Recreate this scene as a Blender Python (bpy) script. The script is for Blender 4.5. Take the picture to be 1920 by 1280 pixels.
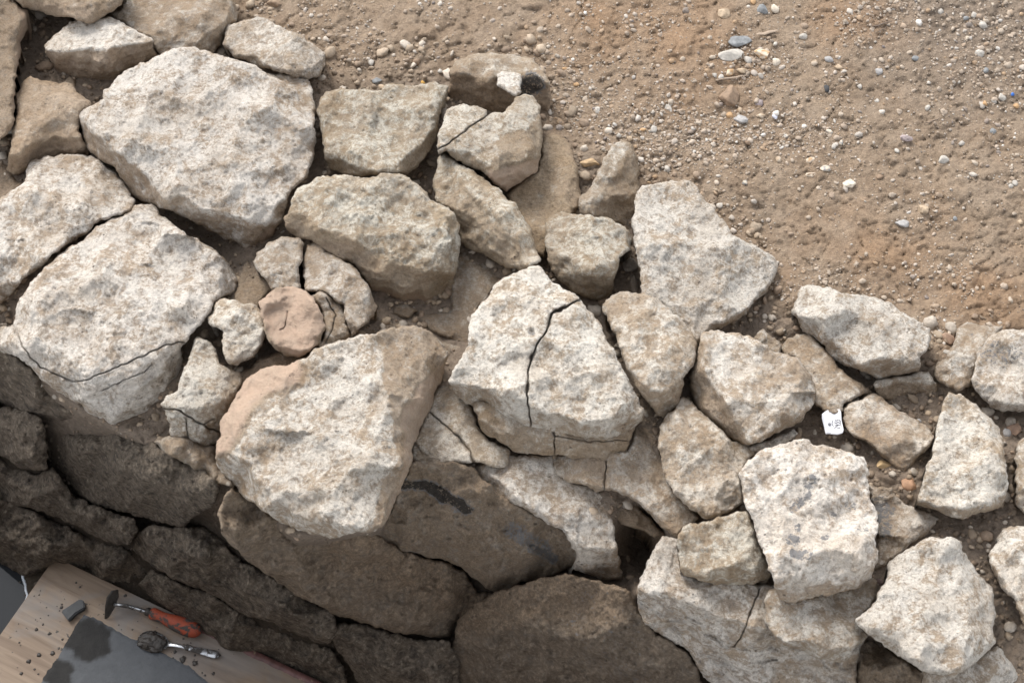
import bpy, bmesh, math, random
import numpy as np
from mathutils import Vector, Matrix
from mathutils.geometry import delaunay_2d_cdt

# ------------------------------------------------------------------ camera, sky, sun, exposure
S = bpy.context.scene
for o in list(bpy.data.objects):
    bpy.data.objects.remove(o)
TILT = math.radians(33.0)          # camera leans 33 degrees off straight down
DIST = 2.70                        # metres from lens to the wall top, 1 mm per photo pixel there
FPX = 2700.0
FWD = np.array([0, math.sin(TILT), -math.cos(TILT)])
UPV = np.array([0, math.cos(TILT), math.sin(TILT)])
RGT = np.array([1.0, 0, 0])
CAM = -DIST * FWD
cam = bpy.data.cameras.new('camera')
cam_o = bpy.data.objects.new('camera', cam)
S.collection.objects.link(cam_o)
cam_o.location = CAM
cam_o.rotation_euler = (TILT, 0, 0)
cam.sensor_width = 36.0
cam.lens = 36.0 * FPX / 1920.0
cam.clip_start = 0.05
cam.clip_end = 200
cam.dof.use_dof = True
cam.dof.focus_distance = 2.62
cam.dof.aperture_fstop = 11.0
S.camera = cam_o

SUN_EL, SUN_AZ = math.radians(45), math.radians(-30)    # azimuth from +Y, negative = to the left
w = bpy.data.worlds.new('World'); S.world = w; w.use_nodes = True
nt = w.node_tree
sky = nt.nodes.new('ShaderNodeTexSky'); sky.sky_type = 'NISHITA'; sky.sun_disc = False
sky.sun_elevation = SUN_EL; sky.sun_rotation = SUN_AZ
sky.air_density = 1.0; sky.dust_density = 1.0; sky.ozone_density = 1.0
hsv = nt.nodes.new('ShaderNodeHueSaturation'); hsv.inputs['Saturation'].default_value = 0.22
nt.links.new(sky.outputs[0], hsv.inputs['Color'])
bg = nt.nodes['Background']; bg.inputs['Strength'].default_value = 0.15
nt.links.new(hsv.outputs[0], bg.inputs['Color'])
sun = bpy.data.lights.new('sun', 'SUN'); sun.energy = 1.35; sun.angle = math.radians(24); sun.color = (1.0, 0.95, 0.885)
sun_o = bpy.data.objects.new('sun', sun); S.collection.objects.link(sun_o)
sd = Vector((math.sin(SUN_AZ) * math.cos(SUN_EL), math.cos(SUN_AZ) * math.cos(SUN_EL), math.sin(SUN_EL)))
sun_o.rotation_euler = sd.to_track_quat('Z', 'Y').to_euler()
sun_o.location = sd * 5
S.view_settings.view_transform = 'Standard'; S.view_settings.look = 'None'
S.cycles.max_bounces = 5; S.cycles.diffuse_bounces = 3; S.cycles.glossy_bounces = 2; S.cycles.transmission_bounces = 2
S.view_settings.gamma = 1.0; S.view_settings.exposure = 1.27

# ------------------------------------------------------------------ geometry helpers
def unproject(u, v, z):
    """photo pixel + height in metres -> point in the place"""
    u = np.asarray(u, float); v = np.asarray(v, float); z = np.asarray(z, float)
    ray = FWD[None] * FPX + (u.reshape(-1, 1) - 960) * RGT[None] + (640 - v.reshape(-1, 1)) * UPV[None]
    t = (z.reshape(-1) - CAM[2]) / ray[:, 2]
    return CAM[None] + ray * t[:, None]

def raydir(u, v):
    ray = FWD[None] * FPX + (np.asarray(u).reshape(-1, 1) - 960) * RGT[None] + (640 - np.asarray(v).reshape(-1, 1)) * UPV[None]
    return ray / np.linalg.norm(ray, axis=1, keepdims=True)

_rg = np.random.RandomState(5)
_G = _rg.normal(size=(1024, 3)); _G /= np.linalg.norm(_G, axis=1, keepdims=True)
_R = _rg.rand(4096, 4)
def _hash(ix, iy, iz, mask):
    h = (ix * 73856093) ^ (iy * 19349663) ^ (iz * 83492791)
    h = (h ^ (h >> 13)) * 1274126177
    return ((h ^ (h >> 16)) & mask)
def perlin(p):
    i = np.floor(p).astype(np.int64); f = p - i
    s = f * f * f * (f * (f * 6 - 15) + 10)
    out = 0
    for dx in (0, 1):
        for dy in (0, 1):
            for dz in (0, 1):
                g = _G[_hash(i[:, 0] + dx, i[:, 1] + dy, i[:, 2] + dz, 1023)]
                d = (g[:, 0] * (f[:, 0] - dx) + g[:, 1] * (f[:, 1] - dy) + g[:, 2] * (f[:, 2] - dz))
                wt = (s[:, 0] if dx else 1 - s[:, 0]) * (s[:, 1] if dy else 1 - s[:, 1]) * (s[:, 2] if dz else 1 - s[:, 2])
                out = out + d * wt
    return out * 1.5
def fbm(p, octv=4, gain=0.5, lac=2.03):
    a, o = 1.0, 0
    for k in range(octv):
        o = o + a * perlin(p + 17.3 * k); p = p * lac; a *= gain
    return o
def p3(u, v, s, z=0.0):
    u = np.asarray(u, float); v = np.asarray(v, float)
    return np.stack([u / s, v / s, np.full(u.shape, 0.0) + z], 1)
def chips(u, v, cell, seed, steep=0.5):
    """broken-rock relief: the upper envelope of random tilted planes, one for each cell (px in, px out)"""
    x = u / cell + seed * 7.13; y = v / cell + seed * 3.71
    ix = np.floor(x).astype(np.int64); iy = np.floor(y).astype(np.int64)
    best = np.full(x.shape, -1e9)
    for dx in (-1, 0, 1):
        for dy in (-1, 0, 1):
            r = _R[_hash(ix + dx, iy + dy, np.full_like(ix, seed), 4095)]
            qx = x - (ix + dx + r[:, 0]); qy = y - (iy + dy + r[:, 1])
            an = r[:, 2] * 2 * math.pi
            g = steep * (0.4 + 0.8 * r[:, 3])
            best = np.maximum(best, g * (np.cos(an) * qx + np.sin(an) * qy) - 0.55 * (qx * qx + qy * qy) + 0.25 * r[:, 3])
    return best * cell
def P(s):
    if not isinstance(s, str):
        return np.array(s, float)
    return np.array([[float(c) for c in t.split(',')] for t in s.split()])
def seg_dist(pts, line):
    """distance to a polyline and the side of the nearest segment (+ = right-hand on screen)"""
    a = line[:-1]; b = line[1:]
    d = b - a; L = (d ** 2).sum(1) + 1e-9
    best = np.full(len(pts), 1e18); side = np.zeros(len(pts))
    for k in range(len(a)):
        q = pts - a[k]
        t = np.clip((q @ d[k]) / L[k], 0, 1)
        e = q - t[:, None] * d[k]
        dd = (e ** 2).sum(1)
        cr = d[k, 0] * q[:, 1] - d[k, 1] * q[:, 0]
        m = dd < best - 1e-6
        # on ties at a joint keep the side with the larger perpendicular offset
        tie = (np.abs(dd - best) <= 1e-6) & (np.abs(cr) / math.sqrt(L[k]) > np.abs(side))
        side = np.where(m | tie, cr / math.sqrt(L[k]), side)
        best = np.where(m, dd, best)
    return np.sqrt(best), np.sign(side)
def inside(pts, poly):
    x, y = pts[:, 0], pts[:, 1]
    c = np.zeros(len(pts), bool)
    x1, y1 = poly[:, 0], poly[:, 1]; x2, y2 = np.roll(x1, -1), np.roll(y1, -1)
    for k in range(len(poly)):
        if y1[k] == y2[k]: continue
        m = ((y1[k] > y) != (y2[k] > y)) & (x < (x2[k] - x1[k]) * (y - y1[k]) / (y2[k] - y1[k]) + x1[k])
        c ^= m
    return c
def resample(poly, step, closed=True):
    q = np.vstack([poly, poly[:1]]) if closed else poly
    d = np.linalg.norm(np.diff(q, axis=0), axis=1); cum = np.concatenate([[0], np.cumsum(d)])
    n = max(3, int(round(cum[-1] / step)))
    t = np.linspace(0, cum[-1], n, endpoint=not closed)
    return np.stack([np.interp(t, cum, q[:, 0]), np.interp(t, cum, q[:, 1])], 1)
def smooth01(x):
    x = np.clip(x, 0, 1); return x * x * (3 - 2 * x)

COL = S.collection
def link(name, me, mat=None, parent=None, smooth=True, loc=None):
    o = bpy.data.objects.new(name, me); COL.objects.link(o)
    if mat is not None: me.materials.append(mat)
    if smooth: me.polygons.foreach_set('use_smooth', [True] * len(me.polygons))
    if loc is not None: o.location = loc
    if parent is not None: o.parent = parent
    return o
def tag(o, label=None, cat=None, group=None, kind=None):
    if label: o['label'] = label
    if cat: o['category'] = cat
    if group: o['group'] = group
    if kind: o['kind'] = kind
    return o
def mesh_from(name, V, F):
    me = bpy.data.meshes.new(name)
    V = np.asarray(V, np.float32)
    me.vertices.add(len(V)); me.vertices.foreach_set('co', V.ravel())
    if isinstance(F, np.ndarray):
        n, k = F.shape
        me.loops.add(n * k); me.loops.foreach_set('vertex_index', F.astype(np.int32).ravel())
        me.polygons.add(n)
        me.polygons.foreach_set('loop_start', np.arange(0, n * k, k, dtype=np.int32))
        me.polygons.foreach_set('loop_total', np.full(n, k, np.int32))
        me.update(calc_edges=True)
    else:
        me.from_pydata([], [], []) if False else None
        tot = [len(f) for f in F]
        idx = np.fromiter((i for f in F for i in f), np.int32)
        me.loops.add(len(idx)); me.loops.foreach_set('vertex_index', idx)
        me.polygons.add(len(F))
        st = np.concatenate([[0], np.cumsum(tot)[:-1]]).astype(np.int32)
        me.polygons.foreach_set('loop_start', st); me.polygons.foreach_set('loop_total', np.array(tot, np.int32))
        me.update(calc_edges=True)
    me.validate()
    return me
def set_color(me, name, C4):
    a = me.color_attributes.new(name, 'FLOAT_COLOR', 'POINT')
    a.data.foreach_set('color', np.asarray(C4, np.float32).ravel())

# ------------------------------------------------------------------ materials
def nodes(name):
    m = bpy.data.materials.new(name); m.use_nodes = True
    t = m.node_tree; b = t.nodes['Principled BSDF']
    return m, t, b
def N(t, typ, **kw):
    n = t.nodes.new(typ)
    for k, v in kw.items():
        if k in n.inputs: n.inputs[k].default_value = v
        else: setattr(n, k, v)
    return n
def noise(t, co, scale, detail=4, rough=0.55, dist=0.0):
    n = N(t, 'ShaderNodeTexNoise'); n.inputs['Scale'].default_value = scale; n.inputs['Detail'].default_value = detail
    n.inputs['Roughness'].default_value = rough; n.inputs['Distortion'].default_value = dist
    t.links.new(co, n.inputs['Vector']); return n.outputs['Fac']
def ramp(t, fac, stops):
    r = N(t, 'ShaderNodeValToRGB'); e = r.color_ramp.elements
    mx = max(p_ for p_, _ in stops)
    if mx > 1: stops = [(p_ / mx, c_) for p_, c_ in stops]; fac = math_(t, 'DIVIDE', fac, mx)
    while len(e) < len(stops): e.new(0.5)
    for k, (pos, c) in enumerate(stops):
        e[k].position = pos; e[k].color = (c, c, c, 1) if not isinstance(c, tuple) else (*c, 1)
    t.links.new(fac, r.inputs['Fac']); return r.outputs['Color']
def mix(t, fac, a, b, mode='MIX'):
    m = N(t, 'ShaderNodeMix'); m.data_type = 'RGBA'; m.blend_type = mode
    for s, i in ((fac, 0), (a, 6), (b, 7)):
        if isinstance(s, (int, float)): m.inputs[i].default_value = s
        elif isinstance(s, tuple): m.inputs[i].default_value = (*s, 1)
        else: t.links.new(s, m.inputs[i])
    return m.outputs[2]
def math_(t, op, a, b=None, clamp=False):
    m = N(t, 'ShaderNodeMath'); m.operation = op; m.use_clamp = clamp
    for s, i in ((a, 0), (b, 1)):
        if s is None: continue
        if isinstance(s, (int, float)): m.inputs[i].default_value = s
        else: t.links.new(s, m.inputs[i])
    return m.outputs[0]
def bump(t, b, h, strength, dist, prev=None):
    n = N(t, 'ShaderNodeBump'); n.inputs['Strength'].default_value = strength; n.inputs['Distance'].default_value = dist
    t.links.new(h, n.inputs['Height'])
    if prev is not None: t.links.new(prev, n.inputs['Normal'])
    t.links.new(n.outputs[0], b.inputs['Normal']); return n.outputs[0]
def attr(t, name):
    a = N(t, 'ShaderNodeAttribute'); a.attribute_name = name
    s = N(t, 'ShaderNodeSeparateColor'); t.links.new(a.outputs['Color'], s.inputs[0])
    return s.outputs[0], s.outputs[1], s.outputs[2], a.outputs['Alpha'], a.outputs['Color']

def limestone():
    m, t, b = nodes('limestone')
    pos0 = N(t, 'ShaderNodeNewGeometry').outputs['Position']
    tan, stain, soil, dark, _ = attr(t, 'mask')
    def prop(nm):
        a_ = N(t, 'ShaderNodeAttribute'); a_.attribute_type = 'OBJECT'; a_.attribute_name = nm; return a_.outputs['Fac']
    oi, r2, r3, wht = prop('tint'), prop('grain'), prop('grey'), prop('white')      # each stone's own hue, grain, grey film, white crust
    vm = N(t, 'ShaderNodeVectorMath'); vm.operation = 'SCALE'; t.links.new(pos0, vm.inputs[0])
    t.links.new(math_(t, 'ADD', math_(t, 'MULTIPLY', r2, 0.9), 0.75), vm.inputs['Scale']); pos = vm.outputs[0]
    big = noise(t, pos, 13, 5, 0.6, 0.4)
    mid = noise(t, pos, 42, 6, 0.65, 0.6)
    fine = noise(t, pos, 150, 5, 0.7)
    grit = noise(t, pos, 420, 3, 0.7)
    # cream stone, whiter weathered crust, tan iron stain, grey lichen film
    c = mix(t, ramp(t, big, [(0.35, 0), (0.62, 1)]), (0.43, 0.345, 0.262), (0.38, 0.325, 0.272))
    cm = math_(t, 'ADD', math_(t, 'MULTIPLY', noise(t, pos, 46, 8, 0.74, 0.5), 0.5), math_(t, 'ADD', math_(t, 'MULTIPLY', fine, 0.22), math_(t, 'MULTIPLY', big, 0.28)))
    crust = ramp(t, math_(t, 'ADD', cm, math_(t, 'MULTIPLY', math_(t, 'SUBTRACT', wht, 0.78), 0.09)), [(0.455, 0), (0.535, 1)])
    c = mix(t, math_(t, 'MULTIPLY', crust, math_(t, 'ADD', math_(t, 'MULTIPLY', wht, 0.45), 0.45)), c, (0.74, 0.705, 0.655))
    tn = math_(t, 'ADD', math_(t, 'MULTIPLY', noise(t, pos, 27, 7, 0.76, 0.6), 0.72), math_(t, 'MULTIPLY', fine, 0.28))
    thr = math_(t, 'SUBTRACT', 0.66, math_(t, 'MULTIPLY', tan, 0.34))
    tf = math_(t, 'MULTIPLY', math_(t, 'SUBTRACT', tn, thr), 11.0, True)
    tf.node.use_clamp = True
    c = mix(t, math_(t, 'MULTIPLY', tf, 0.80), c, mix(t, fine, (0.245, 0.172, 0.110), (0.345, 0.255, 0.172)))
    gn = noise(t, pos, 31, 6, 0.72, 0.3)
    c = mix(t, math_(t, 'MULTIPLY', ramp(t, gn, [(0.52, 0), (0.66, 1)]), math_(t, 'ADD', math_(t, 'MULTIPLY', r3, 0.65), 0.12)), c, (0.27, 0.26, 0.25))
    c = mix(t, 1.0, c, mix(t, oi, (1.01, 0.982, 0.945), (1.0, 0.985, 0.905)), 'MULTIPLY')
    dust = math_(t, 'ADD', math_(t, 'MULTIPLY', noise(t, pos0, 9.5, 3, 0.5, 0.3), 0.75), math_(t, 'MULTIPLY', mid, 0.25))
    c = mix(t, math_(t, 'MULTIPLY', ramp(t, dust, [(0.47, 0), (0.67, 1)]), 0.5), c, (0.42, 0.335, 0.25))
    # small dark pits and specks
    vo = N(t, 'ShaderNodeTexVoronoi'); vo.inputs['Scale'].default_value = 95; t.links.new(pos, vo.inputs['Vector'])
    sp = math_(t, 'MULTIPLY', ramp(t, vo.outputs['Distance'], [(0.08, 1), (0.22, 0)]), ramp(t, noise(t, pos, 21, 4), [(0.54, 0), (0.66, 1)]))
    c = mix(t, math_(t, 'MULTIPLY', sp, 0.65), c, (0.17, 0.145, 0.12))
    c = mix(t, 1.0, c, mix(t, 1.0, ramp(t, grit, [(0.3, 0.78), (0.68, 1.12)]), ramp(t, fine, [(0.28, 0.70), (0.6, 1.06)]), 'MULTIPLY'), 'MULTIPLY')
    c = mix(t, math_(t, 'MULTIPLY', ramp(t, tan, [(1.0, 0), (1.35, 1)]), math_(t, 'MULTIPLY', ramp(t, cm, [(0.38, 1.0), (0.60, 0.5)]), 0.9)), c, (0.56, 0.405, 0.305))
    # damp, earth-stained stones of the lower courses, with trench shade in their brown
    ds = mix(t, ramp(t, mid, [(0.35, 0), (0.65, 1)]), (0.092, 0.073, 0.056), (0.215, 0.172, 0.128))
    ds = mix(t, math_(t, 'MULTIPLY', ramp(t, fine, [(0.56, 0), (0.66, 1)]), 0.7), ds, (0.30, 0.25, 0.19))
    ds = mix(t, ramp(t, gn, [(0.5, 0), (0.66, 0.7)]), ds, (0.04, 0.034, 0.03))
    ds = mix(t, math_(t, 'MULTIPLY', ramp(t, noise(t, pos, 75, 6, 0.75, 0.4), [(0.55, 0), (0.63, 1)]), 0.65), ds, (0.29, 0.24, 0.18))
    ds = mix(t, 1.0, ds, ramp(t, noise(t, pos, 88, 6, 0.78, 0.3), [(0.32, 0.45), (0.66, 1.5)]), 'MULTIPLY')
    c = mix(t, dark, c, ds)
    sn = math_(t, 'MULTIPLY', soil, ramp(t, math_(t, 'ADD', math_(t, 'MULTIPLY', mid, 0.5), math_(t, 'MULTIPLY', fine, 0.5)), [(0.36, 0.35), (0.58, 1.0)]))
    c = mix(t, sn, c, mix(t, 1.0, mix(t, ramp(t, fine, [(.35, 0), (.65, 1)]), (0.15, 0.108, 0.072), (0.33, 0.24, 0.16)), ramp(t, grit, [(.3, .7), (.7, 1.25)]), 'MULTIPLY'))
    brk = math_(t, 'ADD', math_(t, 'MULTIPLY', fine, 2.2), math_(t, 'MULTIPLY', mid, 1.2))
    st = math_(t, 'MULTIPLY', math_(t, 'SUBTRACT', math_(t, 'ADD', stain, brk), 2.32), 6.0, True)
    c = mix(t, math_(t, 'MULTIPLY', st, 0.9), c, mix(t, ramp(t, stain, [(0.80, 0), (0.88, 1)]), (0.175, 0.172, 0.172), (0.022, 0.021, 0.02)))
    t.links.new(c, b.inputs['Base Color'])
    b.inputs['Roughness'].default_value = 0.9
    b.inputs['Specular IOR Level'].default_value = 0.25
    h = math_(t, 'ADD', math_(t, 'MULTIPLY', fine, 0.7), math_(t, 'MULTIPLY', grit, 0.35))
    h = math_(t, 'SUBTRACT', h, math_(t, 'MULTIPLY', sp, 0.6))
    bump(t, b, h, 1.0, 0.0085)
    return m
def earth():
    m, t, b = nodes('earth')
    pos = N(t, 'ShaderNodeNewGeometry').outputs['Position']
    orange, damp, grey, _, _ = attr(t, 'mask')
    mid = noise(t, pos, 9, 6, 0.65, 0.3); fine = noise(t, pos, 110, 6, 0.7); grit = noise(t, pos, 330, 4, 0.75)
    c = mix(t, ramp(t, mid, [(0.35, 0), (0.65, 1)]), (0.315, 0.228, 0.155), (0.372, 0.284, 0.205))
    c = mix(t, math_(t, 'MULTIPLY', orange, 0.8), c, (0.36, 0.232, 0.140))
    c = mix(t, math_(t, 'MULTIPLY', grey, 0.8), c, (0.255, 0.207, 0.165))
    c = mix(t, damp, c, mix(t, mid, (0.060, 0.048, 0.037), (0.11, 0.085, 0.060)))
    c = mix(t, 1.0, c, ramp(t, fine, [(0.25, 0.6), (0.75, 1.34)]), 'MULTIPLY')
    sp = math_(t, 'MULTIPLY', ramp(t, grit, [(0.60, 0), (0.70, 1)]), math_(t, 'SUBTRACT', 1.0, math_(t, 'MULTIPLY', damp, 0.8)))
    c = mix(t, math_(t, 'MULTIPLY', sp, 0.6), c, (0.56, 0.48, 0.39))
    t.links.new(c, b.inputs['Base Color'])
    b.inputs['Roughness'].default_value = 0.95; b.inputs['Specular IOR Level'].default_value = 0.2
    bump(t, b, math_(t, 'ADD', fine, math_(t, 'MULTIPLY', grit, 0.5)), 1.0, 0.009)
    return m
def pebbly():
    m, t, b = nodes('pebble')
    pos = N(t, 'ShaderNodeNewGeometry').outputs['Position']
    _, _, _, _, col = attr(t, 'Col')
    f = noise(t, pos, 160, 4, 0.6, 0.5)
    c = mix(t, 1.0, col, ramp(t, f, [(0.3, 0.72), (0.7, 1.18)]), 'MULTIPLY')
    t.links.new(c, b.inputs['Base Color']); b.inputs['Roughness'].default_value = 0.75
    b.inputs['Specular IOR Level'].default_value = 0.35
    bump(t, b, f, 0.35, 0.002)
    return m
def plain(name, col, rough=0.6, metal=0.0, var=0.25, scale=60, bmp=0.3, dirt=None, dirt_at=0.55, dirt_scale=30):
    m, t, b = nodes(name)
    pos = N(t, 'ShaderNodeNewGeometry').outputs['Position']
    f = noise(t, pos, scale, 5, 0.6)
    c = mix(t, 1.0, col, ramp(t, f, [(0.25, 1 - var), (0.75, 1 + var)]), 'MULTIPLY')
    b.inputs['Roughness'].default_value = rough; b.inputs['Metallic'].default_value = metal
    if dirt:
        d = ramp(t, noise(t, pos, dirt_scale, 5, 0.65, 0.5), [(dirt_at - 0.03, 0), (dirt_at + 0.03, 1)])
        c = mix(t, d, c, dirt)
        t.links.new(math_(t, 'MULTIPLY', math_(t, 'SUBTRACT', 1.0, d), metal), b.inputs['Metallic'])
        t.links.new(math_(t, 'ADD', math_(t, 'MULTIPLY', d, 0.55 - rough * 0.5), rough), b.inputs['Roughness'])
    t.links.new(c, b.inputs['Base Color'])
    bump(t, b, f, bmp, 0.002)
    return m
M_STONE, M_EARTH, M_PEB = limestone(), earth(), pebbly()

# ------------------------------------------------------------------ the lie of the land, as height over photo pixels (mm)
EDGE = P('-900,60 -200,520 0,642 157,765 290,832 420,905 560,1000 690,985 760,880 900,872 1080,915 1180,1040 1200,1105 1320,1165 1440,1205 1590,1225 1640,1235 1760,1310 2100,1560')   # wall top / wall face
FLOOR = P('-900,600 60,1042 640,1300 1500,1690')                # foot of the wall face
LAND = P('-100,-500 440,-40 470,20 620,140 840,110 1010,110 1040,230 1110,260 1200,330 1330,380 1470,560 1760,650 1930,600 2600,560')  # wall / dirt surface
SOILUP = [(1820, 1010, 130, 40), (1690, 880, 70, 35), (1480, 590, 60, 25), (1905, 830, 60, 30), (1560, 790, 40, 12), (1225, 820, 50, 5), (1110, 300, 60, 25), (1790, 700, 60, 30), (150, 190, 60, 15), (390, 440, 60, -45), (310, 660, 30, -20), (840, 610, 60, -30), (1310, 985, 25, -60)]
def wall_plane(u, v):
    """smooth large shape: 0 on the dirt, a little lower inside the wall, then down the face to the trench floor"""
    p = np.stack([u, v], 1)
    dA, sA = seg_dist(p, EDGE); dB, sB = seg_dist(p, FLOOR); dL, sL = seg_dist(p, LAND)
    z = -10.0 * smooth01((dL * sL + 20) / 80) - 34.0 * np.where(sA > 0, 1.0, smooth01((120 - dA) / 90))
    for (a, b_, r, hh) in SOILUP:
        z = z + hh * np.exp(-((u - a) ** 2 + (v - b_) ** 2) / (r * r))
    tt = np.where(sB > 0, 1.0, dA / (dA + dB + 1e-6))
    face = -45 - 615 * tt ** 0.92
    face = face + np.where(sB > 0, 640 * smooth01((dB - 335) / 115), 0)      # the trench's other bank, out of view, added to shade the trench
    k = np.where(sA > 0, smooth01(dA / 22), 0)
    z = z * (1 - k) + face * k
    z = z - 150 * np.exp(-((u - 1208) / 46) ** 2 - ((v - 1030) / 75) ** 2)      # hollow under the torn slab
    z = z - 70 * np.exp(-((u - 1125) / 60) ** 2 - ((v - 1055) / 60) ** 2)
    z = z - 85 * np.exp(-((u - 1430) / 150) ** 2 - ((v - 1290) / 60) ** 2)
    return z - 62 * np.exp(-((u + 55) / 78) ** 2 - ((v - 1135) / 90) ** 2)     # the puddle's basin
def soil_z(u, v):
    z = wall_plane(u, v)
    z = z - 36 * smooth01((-z - 75) / 60) * smooth01((z + 662) / 40)       # earth lies back between the face stones
    a = fbm(p3(u, v, 150.0, 3.1), 3) * 9 + fbm(p3(u, v, 38.0, 8.1), 4) * 4.2
    q = fbm(p3(u + 0.5 * v, v * 1.9, 60.0, 5.5), 3)
    a = a - 5.5 * np.clip(1 - np.abs(q) * 9, 0, 1)            # scrapes left by trowel and boots
    a = a + np.clip(chips(u, v, 26.0, 3, 0.4), -6, 9) * 0.2 + fbm(p3(u, v * 1.3, 17.0, 6.6), 3, .62) * 2.8 * smooth01((fbm(p3(u, v, 140., 9.), 2) + .35) / .5)
    flat = np.where(z < -640, 0.25, 1.0)
    return z + a * flat
def build_ground():
    def axis(lo, hi, a, b, fine):
        L = a - np.cumsum(np.geomspace(8, 130, 26)); L = L[L > lo][::-1]
        R = b + np.cumsum(np.geomspace(8, 130, 26)); R = R[R < hi]
        return np.concatenate([[lo], L, np.arange(a, b + 1, fine), R, [hi]])
    us = axis(-1500, 3400, -30, 1950, 4.0); vs = axis(-1500, 2300, -30, 1310, 4.0)
    U, Vv = np.meshgrid(us, vs); u, v = U.ravel(), Vv.ravel()
    z = soil_z(u, v)
    # fine crumbs of earth
    z = z + fbm(p3(u, v, 11.0, 2.2), 2) * 2.0
    V = unproject(u, v, z / 1000)
    nx, ny = len(us), len(vs)
    i = np.arange(nx * ny).reshape(ny, nx)
    F = np.stack([i[1:, :-1], i[1:, 1:], i[:-1, 1:], i[:-1, :-1]], -1).reshape(-1, 4)
    me = mesh_from('ground', V, F)
    p = np.stack([u, v], 1)
    orange = np.zeros(len(u))
    for (a, b_, r1, r2) in [(1290, 90, 110, 90), (1180, 40, 140, 60), (1860, 560, 130, 60), (1640, 470, 120, 60), (1670, 880, 50, 40), (980, 1090, 110, 40), (1010, 1150, 130, 50), (440, 1010, 60, 60), (1600, 30, 90, 50)]:
        orange = np.maximum(orange, np.exp(-((u - a) / r1) ** 2 - ((v - b_) / r2) ** 2))
    orange = np.clip(orange + 0.5 * fbm(p3(u, v, 90., 1.7), 4) * (orange > 0.05), 0, 1)
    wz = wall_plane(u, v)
    damp = smooth01((-wz - 90) / 200)  # earth darkens with depth down the face and in the hollows
    dL, sL = seg_dist(p, LAND)
    grey = smooth01((dL * sL) / 60) * 0.9
    grey = np.maximum(grey, 0.7 * smooth01((u - 1500) / 300) * smooth01((300 - v) / 250))
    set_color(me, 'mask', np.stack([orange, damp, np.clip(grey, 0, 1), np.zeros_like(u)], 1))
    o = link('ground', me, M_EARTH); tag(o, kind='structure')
    return o
build_ground()

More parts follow.
